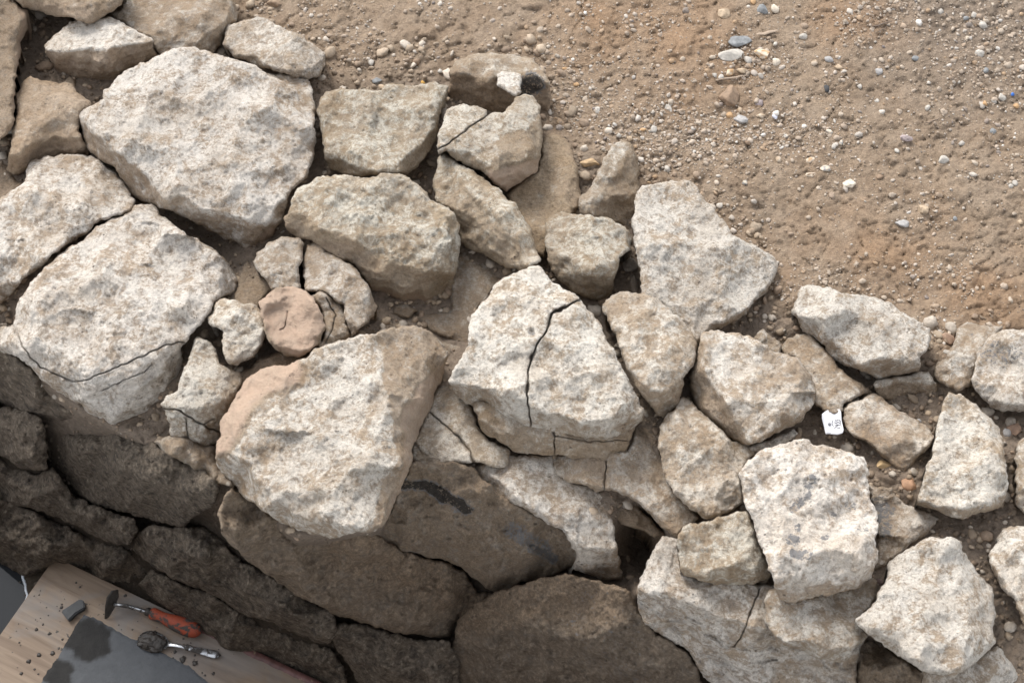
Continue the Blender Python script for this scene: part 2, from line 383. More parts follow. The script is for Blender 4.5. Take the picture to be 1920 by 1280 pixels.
# ------------------------------------------------------------------ stones
RIM = 3.0
def stone_mesh(name, outline, z=60, tx=0.0, ty=0.0, f=(), cracks=(), r=6.5, rough=1.0, tan=0.35, dark=0.0, soil=0.0,
               stains=(), tans=(), soils=(), dome=0.0, face=False, deep=120, strata=1.0, lump=1.0, step=RIM, jit=1.0, seed=0, pits=()):
    """closed rock: traced outline, planes that fall away from ridge lines, broken relief, rounded rim, hidden underside"""
    base = P(outline)
    rim = resample(base, step)
    nrm = np.roll(rim, -1, 0) - np.roll(rim, 1, 0); nrm = np.stack([nrm[:, 1], -nrm[:, 0]], 1)
    nrm /= np.linalg.norm(nrm, axis=1, keepdims=True) + 1e-9
    area = 0.5 * np.sum(rim[:, 0] * np.roll(rim[:, 1], -1) - np.roll(rim[:, 0], -1) * rim[:, 1])
    if area < 0: nrm = -nrm                                   # outward
    j = (fbm(p3(rim[:, 0], rim[:, 1], 26.0, seed + .5), 4, 0.68) * 3.6 + np.clip(chips(rim[:, 0], rim[:, 1], 20., seed + 2, .6), -8, 8) * .22) * jit
    rim = rim + nrm * j[:, None]
    c = rim.mean(0)
    lo, hi = rim.min(0), rim.max(0)
    gx = np.arange(lo[0], hi[0], step); gy = np.arange(lo[1], hi[1], step * 0.87)
    GX, GY = np.meshgrid(gx, gy); GX[1::2] += step / 2
    rs = np.random.RandomState(seed + 11)
    pts = np.stack([GX.ravel(), GY.ravel()], 1) + rs.uniform(-.22, .22, (GX.size, 2)) * step
    pts = pts[inside(pts, rim)]
    closed = np.vstack([rim, rim[:1]])
    d, _ = seg_dist(pts, closed)
    pts = pts[d > step * 0.62]
    cl = []
    for ck in cracks:
        line = resample(P(ck[0]), 5.0, closed=False)
        line = line + np.stack([fbm(p3(line[:, 0], line[:, 1], 14., seed + 3.3), 3), fbm(p3(line[:, 0], line[:, 1], 14., seed + 9.3), 3)], 1) * 3.0
        cl.append((line, ck[1], ck[2]))
    for (line, wdt, dep) in cl:
        tn_ = np.gradient(line, axis=0); tn_ /= np.linalg.norm(tn_, axis=1, keepdims=True) + 1e-9; nn = np.stack([-tn_[:, 1], tn_[:, 0]], 1)
        fine_l = resample(line, 2.6, closed=False); tn_ = np.gradient(fine_l, axis=0); tn_ /= np.linalg.norm(tn_, axis=1, keepdims=True) + 1e-9; nn = np.stack([-tn_[:, 1], tn_[:, 0]], 1)
        add = np.vstack([fine_l, fine_l + nn * (wdt * .55 + .5), fine_l - nn * (wdt * .55 + .5)])
        dd, _ = seg_dist(pts, line); pts = pts[dd > wdt * .55 + 1.6]
        add = add[inside(add, rim)]; dd, _ = seg_dist(add, closed); pts = np.vstack([pts, add[dd > 1.2]])
    allp = np.vstack([rim, pts])
    n = len(rim)
    res = delaunay_2d_cdt([Vector(q) for q in allp], [], [list(range(n))], 1, 1e-4)
    vv = np.array([(q.x, q.y) for q in res[0]]); tris = [tuple(t_) for t_ in res[2]]
    nxt = {}
    for t_ in tris:
        for q in range(3): nxt[(t_[q], t_[(q + 1) % 3])] = True
    step_to = {a_: b_ for (a_, b_) in nxt if (b_, a_) not in nxt}
    rim_ids = []; todo = set(step_to)
    while todo:
        cur = next(iter(todo)); loop = []
        while cur in todo:
            todo.discard(cur); loop.append(cur); cur = step_to[cur]
        if len(loop) > len(rim_ids): rim_ids = loop
    lp = vv[rim_ids]
    area = 0.5 * np.sum(lp[:, 0] * np.roll(lp[:, 1], -1) - np.roll(lp[:, 0], -1) * lp[:, 1])
    u, v = vv[:, 0], vv[:, 1]
    d, _ = seg_dist(vv, closed)
    zz = (wall_plane(u, v) + z) if face else np.full(len(u), float(z))
    if face:   # the face plane is smoothed within a stone
        zc = wall_plane(u, v); A = np.stack([np.ones_like(u), u - c[0], v - c[1]], 1)
        co = np.linalg.lstsq(A, zc, rcond=None)[0]; zz = A @ co + z
    zz = zz + tx * (u - c[0]) + ty * (v - c[1])
    tanv = np.full(len(u), float(tan)); wx = fbm(p3(u, v, 55., seed + 1.1), 3) * 9; wy = fbm(p3(u, v, 55., seed + 6.1), 3) * 9
    wp = np.stack([u + wx, v + wy], 1)
    size = float(min(hi - lo))
    cuts = []
    if size > 95 and not face:
        ph = rs.uniform(0, 6.28)
        for q in range(5 if size > 150 else 4):
            an = ph + q * (6.283 / (5 if size > 150 else 4)) + rs.uniform(-.45, .45); dr = np.array([math.cos(an), math.sin(an)])
            ext_ = ((rim - c) @ dr).max(); p0_ = c + dr * ext_ * rs.uniform(.38, .72); td = np.array([-dr[1], dr[0]])
            cuts.append(([tuple(p0_ - td * 40), tuple(p0_ + td * 40)] if dr[0] * td[1] - dr[1] * td[0] < 0 else [tuple(p0_ + td * 40), tuple(p0_ - td * 40)], rs.uniform(.10, .32), rs.uniform(-.08, .14)))
    for fc in list(f) + cuts:
        line = P(fc[0]); k = fc[1]; ad = fc[2] if len(fc) > 2 else 0.0; rr = fc[3] if len(fc) > 3 else 2.5
        e0 = line[0] - line[1]; e1 = line[-1] - line[-2]
        line = np.vstack([line[0] + e0 / (np.linalg.norm(e0) + 1e-9) * 260, line, line[-1] + e1 / (np.linalg.norm(e1) + 1e-9) * 260])
        dd, sd_ = seg_dist(wp, line); q = np.where(sd_ > 0, dd, 0)
        zz = zz - k * np.where(q < rr, q * q / (2 * rr), q - rr / 2)
        tanv = tanv + ad * smooth01(q / 10)
    if dome:
        R = 0.5 * min(hi - lo); zz = zz + dome * (1 - (1 - np.clip(d / R, 0, 1)) ** 2)
    e = np.clip(1 - d / r, 0, 1)
    zz = zz - r * 1.05 * (1 - np.sqrt(np.clip(1 - e * e, 0, 1)))
    zz = zz + lump * (fbm(p3(u, v, 120., seed + 2.7), 3) * 15 + np.clip(chips(u + wx, v + wy, 70., seed + 1, .55), -38, 38) * (-0.55))
    zz = zz + rough * (np.clip(chips(u + wx * .6, v + wy * .6, 27., seed + 5, .6), -12, 12) * (-0.36) + fbm(p3(u, v, 20., seed + 4.4), 4, .72) * 1.75)
    q3 = unproject(u, v, zz / 1000)
    if strata:
        sp = np.stack([q3[:, 0] * 9 + seed, q3[:, 1] * 9, q3[:, 2] * 75], 1)
        zz = zz + strata * 4.5 * fbm(sp, 3) * smooth01(np.clip((zz.max() - zz) / 40, 0, 1))
    zz = zz + rough * fbm(p3(u, v, 8.0, seed + 5.4), 2, .7) * 1.5
    pm = fbm(p3(u, v, 13., seed + 8.8), 2)
    zz = zz - rough * 2.5 * smooth01((pm - 0.5) / 0.3)
    for (a, b_, rp, dp) in pits:
        zz = zz - dp * np.exp(-((u - a) ** 2 + (v - b_) ** 2) / (rp * rp))
    for (line, wdt, dep) in cl:
        dd, _ = seg_dist(vv, line)
        ww = wdt * .5 * (0.8 + 1.8 * perlin(p3(u, v, 30., 1.5)))
        zz = zz - dep * np.exp(-(dd / np.maximum(ww, 0.35)) ** 4)
    st = np.zeros(len(u)); so = np.full(len(u), float(soil))
    for (pl, wd, amt) in stains:
        dd, _ = seg_dist(wp, P(pl)); st = np.maximum(st, amt * (1 - smooth01((dd - wd * .5) / (wd * .8))))
    for (pl, wd, amt) in soils:
        dd, _ = seg_dist(wp, P(pl)); so = np.maximum(so, amt * (1 - smooth01((dd - wd * .5) / (wd * .9))))
    for (pl, wd, amt) in tans:
        dd, _ = seg_dist(wp, P(pl)); tanv = np.maximum(tanv, amt * (1 - smooth01((dd - wd * .5) / (wd * .9))))
    V = unproject(u, v, zz / 1000)
    # underside rings
    ids = np.array(rim_ids); rp = vv[ids]; m = len(ids)
    rn = np.roll(rp, -1, 0) - np.roll(rp, 1, 0); rn = np.stack([rn[:, 1], -rn[:, 0]], 1); rn /= np.linalg.norm(rn, axis=1, keepdims=True) + 1e-9
    if area < 0: rn = -rn
    near = smooth01(0.55 + rn[:, 1] * 0.9)                     # 1 on the side that faces the camera
    c3 = V[ids].mean(0)
    rd = raydir(rp[:, 0], rp[:, 1]); rd = rd / np.abs(rd[:, 2:3]); dn = np.tile([0, 0, -1.0], (m, 1))
    dirv = rd * near[:, None] + dn * (1 - near[:, None])
    zlow = V[ids][:, 2].min() - deep / 1000 * 0.35
    rings = []
    for fr, sh in ((0.12, 0.01), (0.45, 0.06), (1.0, 0.22)):
        q = V[ids] + dirv * (deep / 1000 * fr) * 1.0
        ctr = c3 + np.array([0, 0, 0]) + rd.mean(0) * (deep / 1000 * fr) * 0.6
        q[:, :2] = q[:, :2] * (1 - sh) + ctr[None, :2] * sh
        rings.append(q)
    allV = np.vstack([V] + rings + [rings[-1].mean(0)[None]])
    nb = len(V)
    F = list(tris); prev = ids
    sgn = 1 if area > 0 else -1
    for k in range(3):
        cur = nb + k * m + np.arange(m)
        for a in range(m):
            b_ = (a + 1) % m
            F.append((int(prev[a]), int(prev[b_]), int(cur[b_]), int(cur[a])))
        prev = cur
    last = nb + 3 * m
    for a in range(m): F.append((int(prev[a]), int(prev[(a + 1) % m]), last))
    origin = np.array([c3[0], c3[1], allV[:, 2].min()])
    me = mesh_from(name, allV - origin, F)
    bm = bmesh.new(); bm.from_mesh(me); bmesh.ops.recalc_face_normals(bm, faces=bm.faces); bm.to_mesh(me); bm.free()
    ext = lambda a: np.concatenate([a, np.tile(a[ids], 3), [a[ids].mean()]])
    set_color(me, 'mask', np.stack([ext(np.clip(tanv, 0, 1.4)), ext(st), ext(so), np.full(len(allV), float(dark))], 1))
    return me, origin

TOP = 'loose stones heaped on the wall top'
ST = []   # (label, outline, params)
def A(label, outline, **kw): ST.append((label, outline, kw))
#STONES_BEGIN
A('broad pale slab, the largest flat-topped stone, at upper left', '145,214 173,197 193,187 195,170 213,153 233,133 277,115 307,100 317,93 357,88 397,100 413,107 460,118 490,128 500,140 513,147 547,163 563,187 588,205 590,247 592,267 587,300 573,333 547,360 538,385 533,403 513,440 477,475 460,463 433,448 390,433 360,413 320,395 293,387 253,373 240,360 230,337 213,313 187,300 163,283 152,250 146,220',
  z=112, ty=-.10, tan=.30, f=[('140,208 173,238 195,268 237,292 262,312 290,347 312,366 335,363 365,386 420,396 480,416 500,418', 1.5, .45), ('500,418 520,392 547,364 575,327 592,298', 1.5, .35)])
A('flat pale slab at the left edge, a long dark gap below it', '60,300 80,293 170,292 187,302 213,320 230,340 247,370 252,378 250,388 247,395 213,402 180,418 160,440 113,468 83,493 43,527 10,560 0,566 -60,575 -120,520 -110,440 -40,400 0,373 33,350 47,340 50,320',
  z=66, tan=.32, f=[('-20,545 43,517 83,483 113,458 160,431 180,410 213,395 250,388', 1.6, .3)])
A('big rounded grey boulder at the left edge with a cracked lower lip', '253,384 287,385 320,417 337,433 393,463 417,483 433,503 445,523 437,550 400,567 397,587 373,607 353,637 342,653 343,670 333,710 313,737 303,757 303,780 300,807 290,827 253,827 230,807 187,787 157,763 127,743 100,730 77,705 43,677 0,655 -40,650 -50,615 -10,605 23,610 25,593 38,560 57,530 87,500 117,473 163,445 183,425 213,410 247,397',
  z=84, ty=-.08, tan=.22, f=[('402,570 408,520 400,482 345,432', 1.2, .2), ('345,640 395,585', 1.2), ('10,590 45,640 115,655 170,684 215,692 273,668 320,648 350,640', .75, -.05, 14), ('60,690 120,735 160,755 230,785 310,770', 1.5, .1)],
  cracks=[('-20,612 25,610 43,653 77,690 133,713 155,715 215,690 273,665 310,647 345,640', 2.2, 12), ('195,730 240,710 270,697 285,683', 1.8, 7)])
A('tall brown stone cut off by the top left corner', '-50,-40 10,-35 20,3 50,20 52,53 43,77 37,100 30,133 27,187 25,227 17,247 0,265 -50,262 -70,100', z=92, tan=.95, soil=.35, f=[('12,255 20,180 30,80 30,10', .9, .2)])
A('tan stone at the top edge, overhanging the wedge-shaped stone', '15,-10 43,13 70,23 103,32 137,33 147,40 167,43 183,40 193,30 213,20 230,3 237,-40 150,-80 40,-60', z=128, tan=.8, soil=.2, f=[('20,-15 100,5 145,15 200,0 235,-10', .9, .2)])
A('wedge-shaped stone with white flat top and brown front near the top left', '86,85 100,70 113,62 130,40 147,36 167,36 187,36 207,35 247,53 283,72 288,90 292,103 267,117 233,133 213,152 197,158 173,159 150,155 117,147 102,123 87,97', z=92, ty=-.15, tan=.3, f=[('80,88 130,92 185,90 215,83 250,79 292,73', 1.5, .75)])
A('smooth grey-brown stone at the top edge behind the broad slab', '203,27 233,3 240,-30 330,-50 430,-30 437,3 445,27 442,40 427,48 422,67 417,83 400,97 397,106 357,100 313,105 300,103 290,92 283,72 247,53 220,38', z=58, tan=.62, soil=.25, rough=.6, f=[('355,100 388,62 430,36 440,0', 1.0, .1), ('225,35 290,90 340,95', .3)])
A('speckled grey oblong stone lying above the broad slab, beside the dirt', '419,80 427,50 457,42 480,34 500,35 520,47 563,67 590,83 610,98 608,120 600,140 580,148 560,147 533,137 493,125 467,115 437,103 422,92', z=70, tan=.25, rough=.8, f=[('415,76 440,95 490,116 555,140', 1.4, .2), ('555,145 575,122 612,106', 1.1, .1)])
A('brown block with a shaded hollow front, left of the broad slab', '28,180 43,153 57,144 80,153 137,158 143,170 167,190 172,200 150,213 148,233 153,257 163,283 133,295 87,297 60,304 47,320 25,335 13,320 17,287 25,240 32,207', z=78, tan=.8, rough=.7, f=[('5,292 27,286 55,269 80,261 120,259 165,252', 1.7, .25)])
A('small tan stone tucked behind the right shoulder of the broad slab', '490,142 527,136 547,143 577,148 588,173 591,215 560,218 515,175', z=44, tan=.6, rough=.8)
A('small dark brown stone low at the left edge', '-40,300 0,298 15,310 30,340 48,347 30,362 0,380 -40,375', z=5, tan=1.0, soil=.6)
A('squarish yellowish stone with a white upper rim, right of the broad slab', '598,187 610,172 640,168 670,170 715,170 723,159 767,160 793,158 813,156 843,160 840,170 827,193 823,233 817,267 800,293 763,327 740,325 707,330 670,328 643,327 617,312 608,287 605,247 598,210', z=92, tan=.5, f=[('740,330 748,303 787,271 812,235 827,190', 1.4, .4), ('598,285 625,297 680,314 742,318', 1.5, .3), ('840,182 760,188 690,192 600,190', -.22, 0, 10)])
A('rounded brown stone with a black patch, highest at the dirt edge', '843,130 853,115 880,102 913,98 960,103 997,113 1017,132 1030,153 1032,183 1027,212 1010,222 947,222 913,215 893,205 860,203 847,200 843,170', z=66, tan=.6, rough=.8, f=[('835,142 870,136 920,148 985,140 1040,160', 1.25, .5)], soils=[('855,160 900,175 930,190 880,190', 40, .9), ('1015,190 1020,170', 16, .7)], stains=[('990,150 1003,160 985,170', 20, .87)])
A('small white flake lying on the rounded brown stone', '932,140 940,132 958,135 977,140 978,157 977,173 968,183 947,173 933,163', z=82, tan=.05, rough=.6, r=7, deep=40, lump=.5)
A('lumpy white and brown stone with a diagonal hairline crack, below the rounded brown stone', '818,273 823,247 840,210 847,200 870,195 900,198 913,207 913,213 945,212 960,197 967,183 983,177 1003,185 1014,200 1015,220 1017,260 1013,293 1008,323 987,333 950,360 927,343 910,327 877,310 853,297 837,283 823,290', z=112, tan=.5, f=[('820,288 880,283 930,318 985,296 1020,288', 1.1, .4), ('925,285 935,250 985,240 1000,215', .35, .35)], cracks=[('913,216 867,250 843,267 815,284', 1.8, 16)])
A('long ridged stone slanting down to the right, like a loaf end', '820,300 833,283 847,293 860,310 880,318 913,337 937,350 947,367 963,380 977,403 997,430 1003,460 1012,487 1000,498 977,506 960,502 930,490 903,473 863,458 858,430 847,397 817,380 812,350 815,320', z=108, tan=.55, f=[('828,278 875,348 935,400 972,448 1000,500', .75, .15, 12), ('1012,487 985,437 955,395 925,358 870,315', .8, .15), ('812,375 850,392 900,450 965,490', .9, .3)])
A('flat yellow-tan stone lying low behind the ridged stone', '1018,262 1027,252 1043,250 1063,260 1073,277 1080,310 1087,343 1088,367 1083,393 1060,425 1030,445 1020,485 1003,470 975,402 950,365 987,333 1008,323 1015,290', z=34, tan=.85, rough=.55, lump=.7, soil=.15, f=[('1040,420 1062,360 1060,300 1045,250', .5, .1)])
A('squat cream stone with a rounded front, in the middle of the upper wall', '1022,417 1030,403 1053,398 1093,402 1127,408 1160,420 1180,437 1186,445 1183,467 1163,483 1157,507 1147,547 1140,560 1130,567 1093,557 1067,543 1040,513 1030,497 1023,463 1022,433', z=96, tan=.5, f=[('1015,478 1060,472 1100,492 1150,492 1175,474', 1.2, .15, 12), ('1165,490 1175,430', .6)])
A('upright narrow stone pointing up to the gravel', '1083,385 1090,370 1107,353 1123,323 1130,297 1147,273 1167,263 1183,268 1193,290 1198,313 1198,360 1190,387 1186,415 1184,436 1160,424 1127,412 1093,404', z=66, tan=.5, f=[('1112,412 1130,370 1150,320 1163,285 1178,262', .85, .35), ('1075,380 1110,390 1140,405', .6, .1)])
A('large white-grey mottled stone with a pointed right end, beside the dirt', '1185,425 1189,393 1196,360 1204,348 1245,340 1280,337 1296,341 1310,357 1315,371 1331,385 1347,406 1366,422 1377,441 1400,452 1430,470 1452,485 1460,500 1452,520 1440,545 1420,562 1385,600 1350,615 1330,620 1315,640 1308,650 1297,627 1273,600 1250,580 1233,563 1203,555 1200,530 1197,487', z=88, tan=.22, ty=-.06, f=[('1300,640 1335,606 1375,588 1430,541 1465,495', 1.4, .35), ('1195,560 1192,487 1190,400', -.0), ('1330,500 1310,440 1320,380', .14)])
A('egg-shaped tan-spotted stone between the cracked slab and the mottled stone', '1131,573 1137,563 1150,553 1163,547 1183,550 1207,553 1233,560 1250,577 1273,597 1297,623 1306,653 1300,683 1283,710 1277,750 1260,773 1243,783 1227,770 1200,740 1190,720 1173,687 1163,650 1147,613 1133,590', z=98, tan=.52, dome=8, f=[('1165,690 1205,715 1245,735 1290,700', 1.1, .25), ('1135,600 1165,655 1195,715', 0.6, .1)])
A('big white triangular slab split by a long crack, centre of the wall', '843,713 857,683 877,647 878,613 887,590 907,563 933,533 963,510 1000,500 1013,503 1033,523 1060,543 1088,560 1103,583 1120,600 1130,627 1150,660 1170,697 1183,723 1197,747 1205,773 1203,787 1190,800 1163,813 1130,825 1097,822 1060,813 1033,807 1007,805 987,795 940,780 917,767 887,760 863,747 850,730', z=118, tan=.12, ty=-.05, f=[('835,716 880,722 930,726 985,756 1030,771 1090,786 1130,791 1170,781 1210,764', 1.6, .35), ('940,590 960,545 1010,540 1060,570', .0)],
  cracks=[('1092,560 1047,582 1033,588 1027,617 1010,640 998,667 990,700 987,740 993,767 995,800', 3.0, 30)], pits=[(998, 621, 5, 9), (975, 630, 8, 4)], stains=[('996,621 1000,621', 6, .8), ('1050,625 1062,620', 20, .28), ('968,632 985,626', 10, .35)])
A('layered brown slab directly under the big cracked white slab', '880,745 990,770 1100,795 1195,785 1183,819 1177,850 1160,856 1124,866 1089,860 1054,856 1034,854 992,850 964,846 949,835 913,815 898,803 888,765', z=46, tan=.6, rough=.7, f=[('870,772 940,800 1040,822 1130,835 1200,815', 1.2, .15)], cracks=[('1038,800 1042,860', 2.0, 14), ('1040,815 1100,828 1180,826', 1.6, 6)])
A('massive boulder with grey top and orange left flank, lower left of centre', '408,830 415,790 440,745 455,715 490,692 545,685 570,672 600,650 640,640 690,625 740,615 790,611 810,624 840,660 835,680 825,715 808,760 777,830 768,866 757,901 738,948 720,985 691,997 655,1002 620,1008 580,1000 530,982 500,962 470,940 440,910 415,885 405,855', z=128, tan=.34, ty=-.04,
  f=[('680,1000 712,900 738,850 730,820 735,785 722,740 708,700 712,655 700,625', .42, .5), ('705,1000 740,900 748,835 748,785 752,757 780,715 845,656', 1.5, .35), ('400,838 430,842 470,872 500,912 525,942 560,963 600,974 650,984 700,984', 1.35, .12), ('610,645 540,706 470,772 418,845', .5, .1)], tans=[('415,820 450,740 500,705 540,695', 40, 1.35)], stains=[('560,760 600,720 640,690', 50, .16)])
A('knobbly pale stone left of the round disc-like stone', '388,593 400,580 403,565 420,559 440,563 450,570 467,573 483,573 492,590 497,613 495,633 490,650 473,670 443,687 427,680 423,667 415,643 418,623 407,613 393,607', z=84, tan=.36, r=9, f=[('410,660 440,672 480,650 500,610', .9, .15)])
A('round disc-like stone with pink-orange top', '486,567 503,552 527,538 547,537 567,545 587,560 597,573 607,590 610,610 602,633 600,643 580,660 560,670 537,667 513,650 500,633 495,610 488,583', z=108, tan=.38, r=5, lump=1.2, f=[('485,605 512,638 545,652 578,649 612,622', 1.4, .2)], tans=[('510,575 550,560 585,590 560,640 530,600', 44, 1.4)], cracks=[('524,618 534,614 540,585', 1.6, 5)])
A('thin layered flakes leaning on the disc-like stone', '585,553 600,547 620,557 643,573 647,593 655,627 653,637 627,642 613,652 598,648 610,620 607,587', z=78, tan=.55, r=7, deep=60, f=[('590,545 616,580 620,610 605,650', -.2), ('600,640 622,600 612,560', .7)], cracks=[('612,560 630,590 622,620 612,640', 2.0, 9)])
A('small cream stone left of a thin vertical split', '473,490 483,473 503,455 540,443 560,447 567,457 565,487 559,500 561,523 563,542 537,540 508,545 503,527 495,517 480,505', z=84, tan=.55, r=9)
A('cream stone right of the thin vertical split, broad at its lower end', '571,477 577,460 597,456 607,462 610,473 630,483 663,497 677,517 690,537 707,575 700,590 673,617 660,634 655,623 647,600 643,573 613,550 593,545 574,543 570,520 568,497', z=76, tan=.55, r=9, f=[('665,640 690,580 690,530', .8, .1)])
A('jagged pale stone with a broken crumbling foot', '370,633 397,643 405,660 413,680 430,693 447,700 454,713 447,730 437,753 423,783 413,813 410,833 383,835 363,827 347,820 330,824 318,817 317,793 315,783 302,757 320,737 333,730 343,703 357,673 362,647', z=82, tan=.3, rough=1.4, f=[('290,758 340,763 385,763 425,745 460,712', 1.2, .1), ('400,760 420,720 410,680', .5, .3)], cracks=[('308,765 337,770 360,783 380,797 418,813', 3.0, 16), ('350,785 352,820', 2.4, 10), ('383,797 400,785', 2.0, 8)])
A('chunky yellowish boulder with an undercut brown front, right of the broad slab', '533,408 550,370 560,353 600,333 627,327 660,332 700,332 717,325 747,323 763,328 787,350 807,373 840,390 850,400 860,423 862,450 860,487 853,520 847,553 843,577 823,588 793,585 763,570 730,553 700,543 680,517 667,497 630,483 610,470 593,455 567,447 547,437 537,425', z=122, tan=.5, rough=1.1, f=[('525,398 570,393 602,420 642,436 682,457 722,482 782,503 870,515', 1.1, .45, 10), ('680,440 760,428 870,440', .35, .1), ('690,525 760,548 850,552', .8, .2), ('700,400 690,345 700,320', .22, 0)])
A('stocky white-topped stone with brown left side, right of centre', '1320,622 1347,620 1370,623 1413,633 1433,643 1443,655 1463,662 1493,670 1513,697 1528,720 1528,747 1513,770 1503,787 1480,803 1460,812 1437,822 1413,834 1390,828 1367,820 1347,800 1323,780 1303,760 1292,720 1293,703 1307,667 1313,640', z=104, tan=.38, f=[('1318,610 1322,690 1345,730 1378,772 1402,808 1420,840', 1.2, .35), ('1395,830 1450,808 1510,770 1535,735', 1.0, .1), ('1420,790 1400,740 1400,690 1440,650', .2, .2)])
A('flat grey-tan slab beside the white paper tag', '1467,650 1480,633 1493,624 1517,625 1533,640 1547,660 1567,683 1583,700 1607,713 1630,730 1628,737 1600,748 1587,757 1580,770 1570,776 1543,770 1528,752 1522,720 1505,690 1490,672 1467,664', z=50, tan=.55, rough=.7, lump=.6)
A('pale oblong stone lying apart along the dirt edge at right', '1485,587 1493,563 1503,540 1523,533 1553,538 1570,547 1613,552 1647,560 1673,567 1690,583 1720,600 1743,617 1747,633 1737,650 1727,667 1725,693 1707,700 1673,703 1647,710 1627,700 1600,690 1573,682 1553,667 1547,650 1530,633 1507,620 1500,607', z=86, tan=.3, f=[('1480,573 1510,594 1545,612 1572,648 1620,679 1650,670 1700,674 1740,668', 1.25, .3)])
A('little tan pointed stone wedged behind the stocky white-topped stone', '1410,634 1430,615 1443,627 1453,633 1465,650 1463,668 1440,660', z=40, tan=.7, r=7, lump=.4, deep=70)
A('small oblong stone under the lower end of the oblong dirt-edge stone', '1638,720 1643,713 1673,708 1707,701 1727,695 1740,697 1747,707 1755,720 1757,740 1758,760 1750,773 1727,770 1703,760 1677,755 1657,747 1640,737', z=42, tan=.5, f=[('1630,724 1680,719 1712,716 1765,714', 1.0, .3)])
A('tan flat stone with earth on its lower side, right of the white paper tag', '1582,790 1585,770 1597,755 1613,749 1637,740 1653,747 1677,763 1707,780 1733,797 1747,810 1752,820 1743,837 1720,860 1707,877 1693,888 1673,873 1653,853 1627,830 1593,813', z=48, tan=.55, rough=.8, f=[('1690,892 1709,856 1760,814', 1.3, .1), ('1590,808 1640,835 1690,885', .4)], soils=[('1625,820 1650,845 1675,868', 34, 1.0), ('1700,850 1680,830', 20, .6)])
A('tall pale stone standing near the right edge', '1780,738 1800,740 1827,757 1847,777 1870,797 1877,817 1885,850 1888,883 1888,917 1887,930 1877,950 1847,958 1820,966 1803,972 1777,968 1753,956 1723,943 1722,930 1730,903 1740,873 1757,817 1760,783 1767,760', z=108, tan=.32, f=[('1712,935 1780,948 1850,944 1895,918', 1.5, .4), ('1735,935 1765,850 1772,790 1785,735', -.0), ('1840,950 1862,880 1850,800 1830,755', .4, .05), ('1700,905 1750,850 1765,770', -.0)])
A('white stone with a blue-grey hollow, at the right edge', '1820,713 1830,687 1830,660 1847,640 1867,623 1887,617 1920,618 1990,640 2000,720 1985,765 1920,772 1897,772 1870,767 1853,757 1837,740', z=94, tan=.2, f=[('1815,722 1850,742 1880,752 1960,760', 1.2, .2)], pits=[(1875, 668, 32, 12)], stains=[('1855,660 1880,668 1905,662', 30, .62)])
A('curved tan stone behind the stone with the blue-grey hollow', '1755,697 1757,687 1777,663 1793,643 1800,613 1813,603 1843,610 1880,612 1868,630 1842,655 1834,690 1825,717 1800,732 1773,725 1757,713', z=48, tan=.55, f=[('1800,735 1822,690 1835,650 1870,620', .8, .2), ('1750,715 1780,680 1800,650 1815,600', -.2)], stains=[('1822,628 1824,630', 9, .6)])
A('pale stone cut off by the right edge, middle height', '1910,830 1905,860 1907,900 1905,945 1920,962 1980,965 2000,880 1985,815 1930,812', z=80, tan=.5)
A('big pitted square block with dark grey flecks, lower right', '1388,883 1397,873 1403,863 1430,843 1467,833 1507,820 1527,833 1557,837 1590,847 1620,857 1623,870 1630,887 1628,895 1632,930 1640,956 1647,980 1642,1010 1643,1053 1633,1083 1610,1100 1567,1110 1530,1116 1490,1130 1460,1123 1450,1106 1447,1076 1433,1040 1420,1006 1413,976 1397,943 1388,910', z=150, tan=.33, rough=1.15, f=[('1440,1087 1500,1086 1560,1086 1610,1072 1655,1040', 1.3, .25)], stains=[('1490,955 1500,940 1510,932', 14, .8), ('1480,1006 1496,1012', 12, .8), ('1490,1034 1514,1036', 11, .8), ('1592,947 1600,944', 10, .76), ('1610,990 1620,990', 10, .76), ('1546,1005 1554,1003', 8, .76), ('1515,912 1520,905', 16, .62), ('1560,965 1566,962', 8, .72), ('1495,988 1500,990', 8, .72)], pits=[(1453, 887, 7, 6), (1426, 905, 4, 5)])
A('brownish stone under the stocky white-topped stone, left of the pitted block', '1237,800 1245,785 1262,770 1280,745 1300,757 1330,787 1370,824 1410,838 1420,842 1397,872 1388,890 1396,935 1385,950 1365,960 1340,968 1320,972 1295,955 1270,930 1245,895 1240,860 1237,830', z=66, tan=.6, rough=1.1, f=[('1225,870 1270,912 1310,950 1335,975', 1.0, .1), ('1335,975 1370,955 1400,920', .7)])
A('thin dark grey sliver sticking out under the stocky white-topped stone', '1393,842 1427,828 1467,815 1487,805 1496,812 1467,835 1423,852', z=34, tan=.3, r=5, deep=50, lump=.3, stains=[('1410,840 1480,815', 20, .3)])
A('cream angular stone wedged left of the pitted block, over the cracked block', '1270,1013 1280,986 1307,980 1337,973 1377,961 1400,959 1408,980 1420,1010 1433,1046 1445,1066 1443,1083 1413,1093 1387,1095 1350,1096 1313,1088 1283,1076 1273,1066 1272,1040', z=86, tan=.55, f=[('1262,1058 1325,1072 1362,1058 1400,1068 1455,1070', 1.1, .1), ('1350,1080 1365,1010 1400,960', .4, -.1)])
A('huge grey block with a fine crack, at the bottom right', '1243,1005 1275,1010 1278,1062 1310,1085 1440,1095 1640,1105 1645,1140 1628,1190 1605,1240 1600,1330 1400,1345 1325,1275 1290,1218 1235,1188 1205,1165 1192,1130 1195,1100 1212,1060 1225,1030', z=12, tan=.25, rough=.65, ty=-.05, strata=2.0, f=[('1180,1103 1230,1112 1280,1123 1340,1150 1395,1168 1440,1182 1520,1200', 1.5, .15), ('1270,1195 1310,1212 1360,1234 1450,1242 1620,1242', -.7, 0), ('1275,1215 1330,1262 1420,1310', 1.2)], cracks=[('1425,1105 1405,1150 1393,1185 1378,1208', 1.8, 16)])
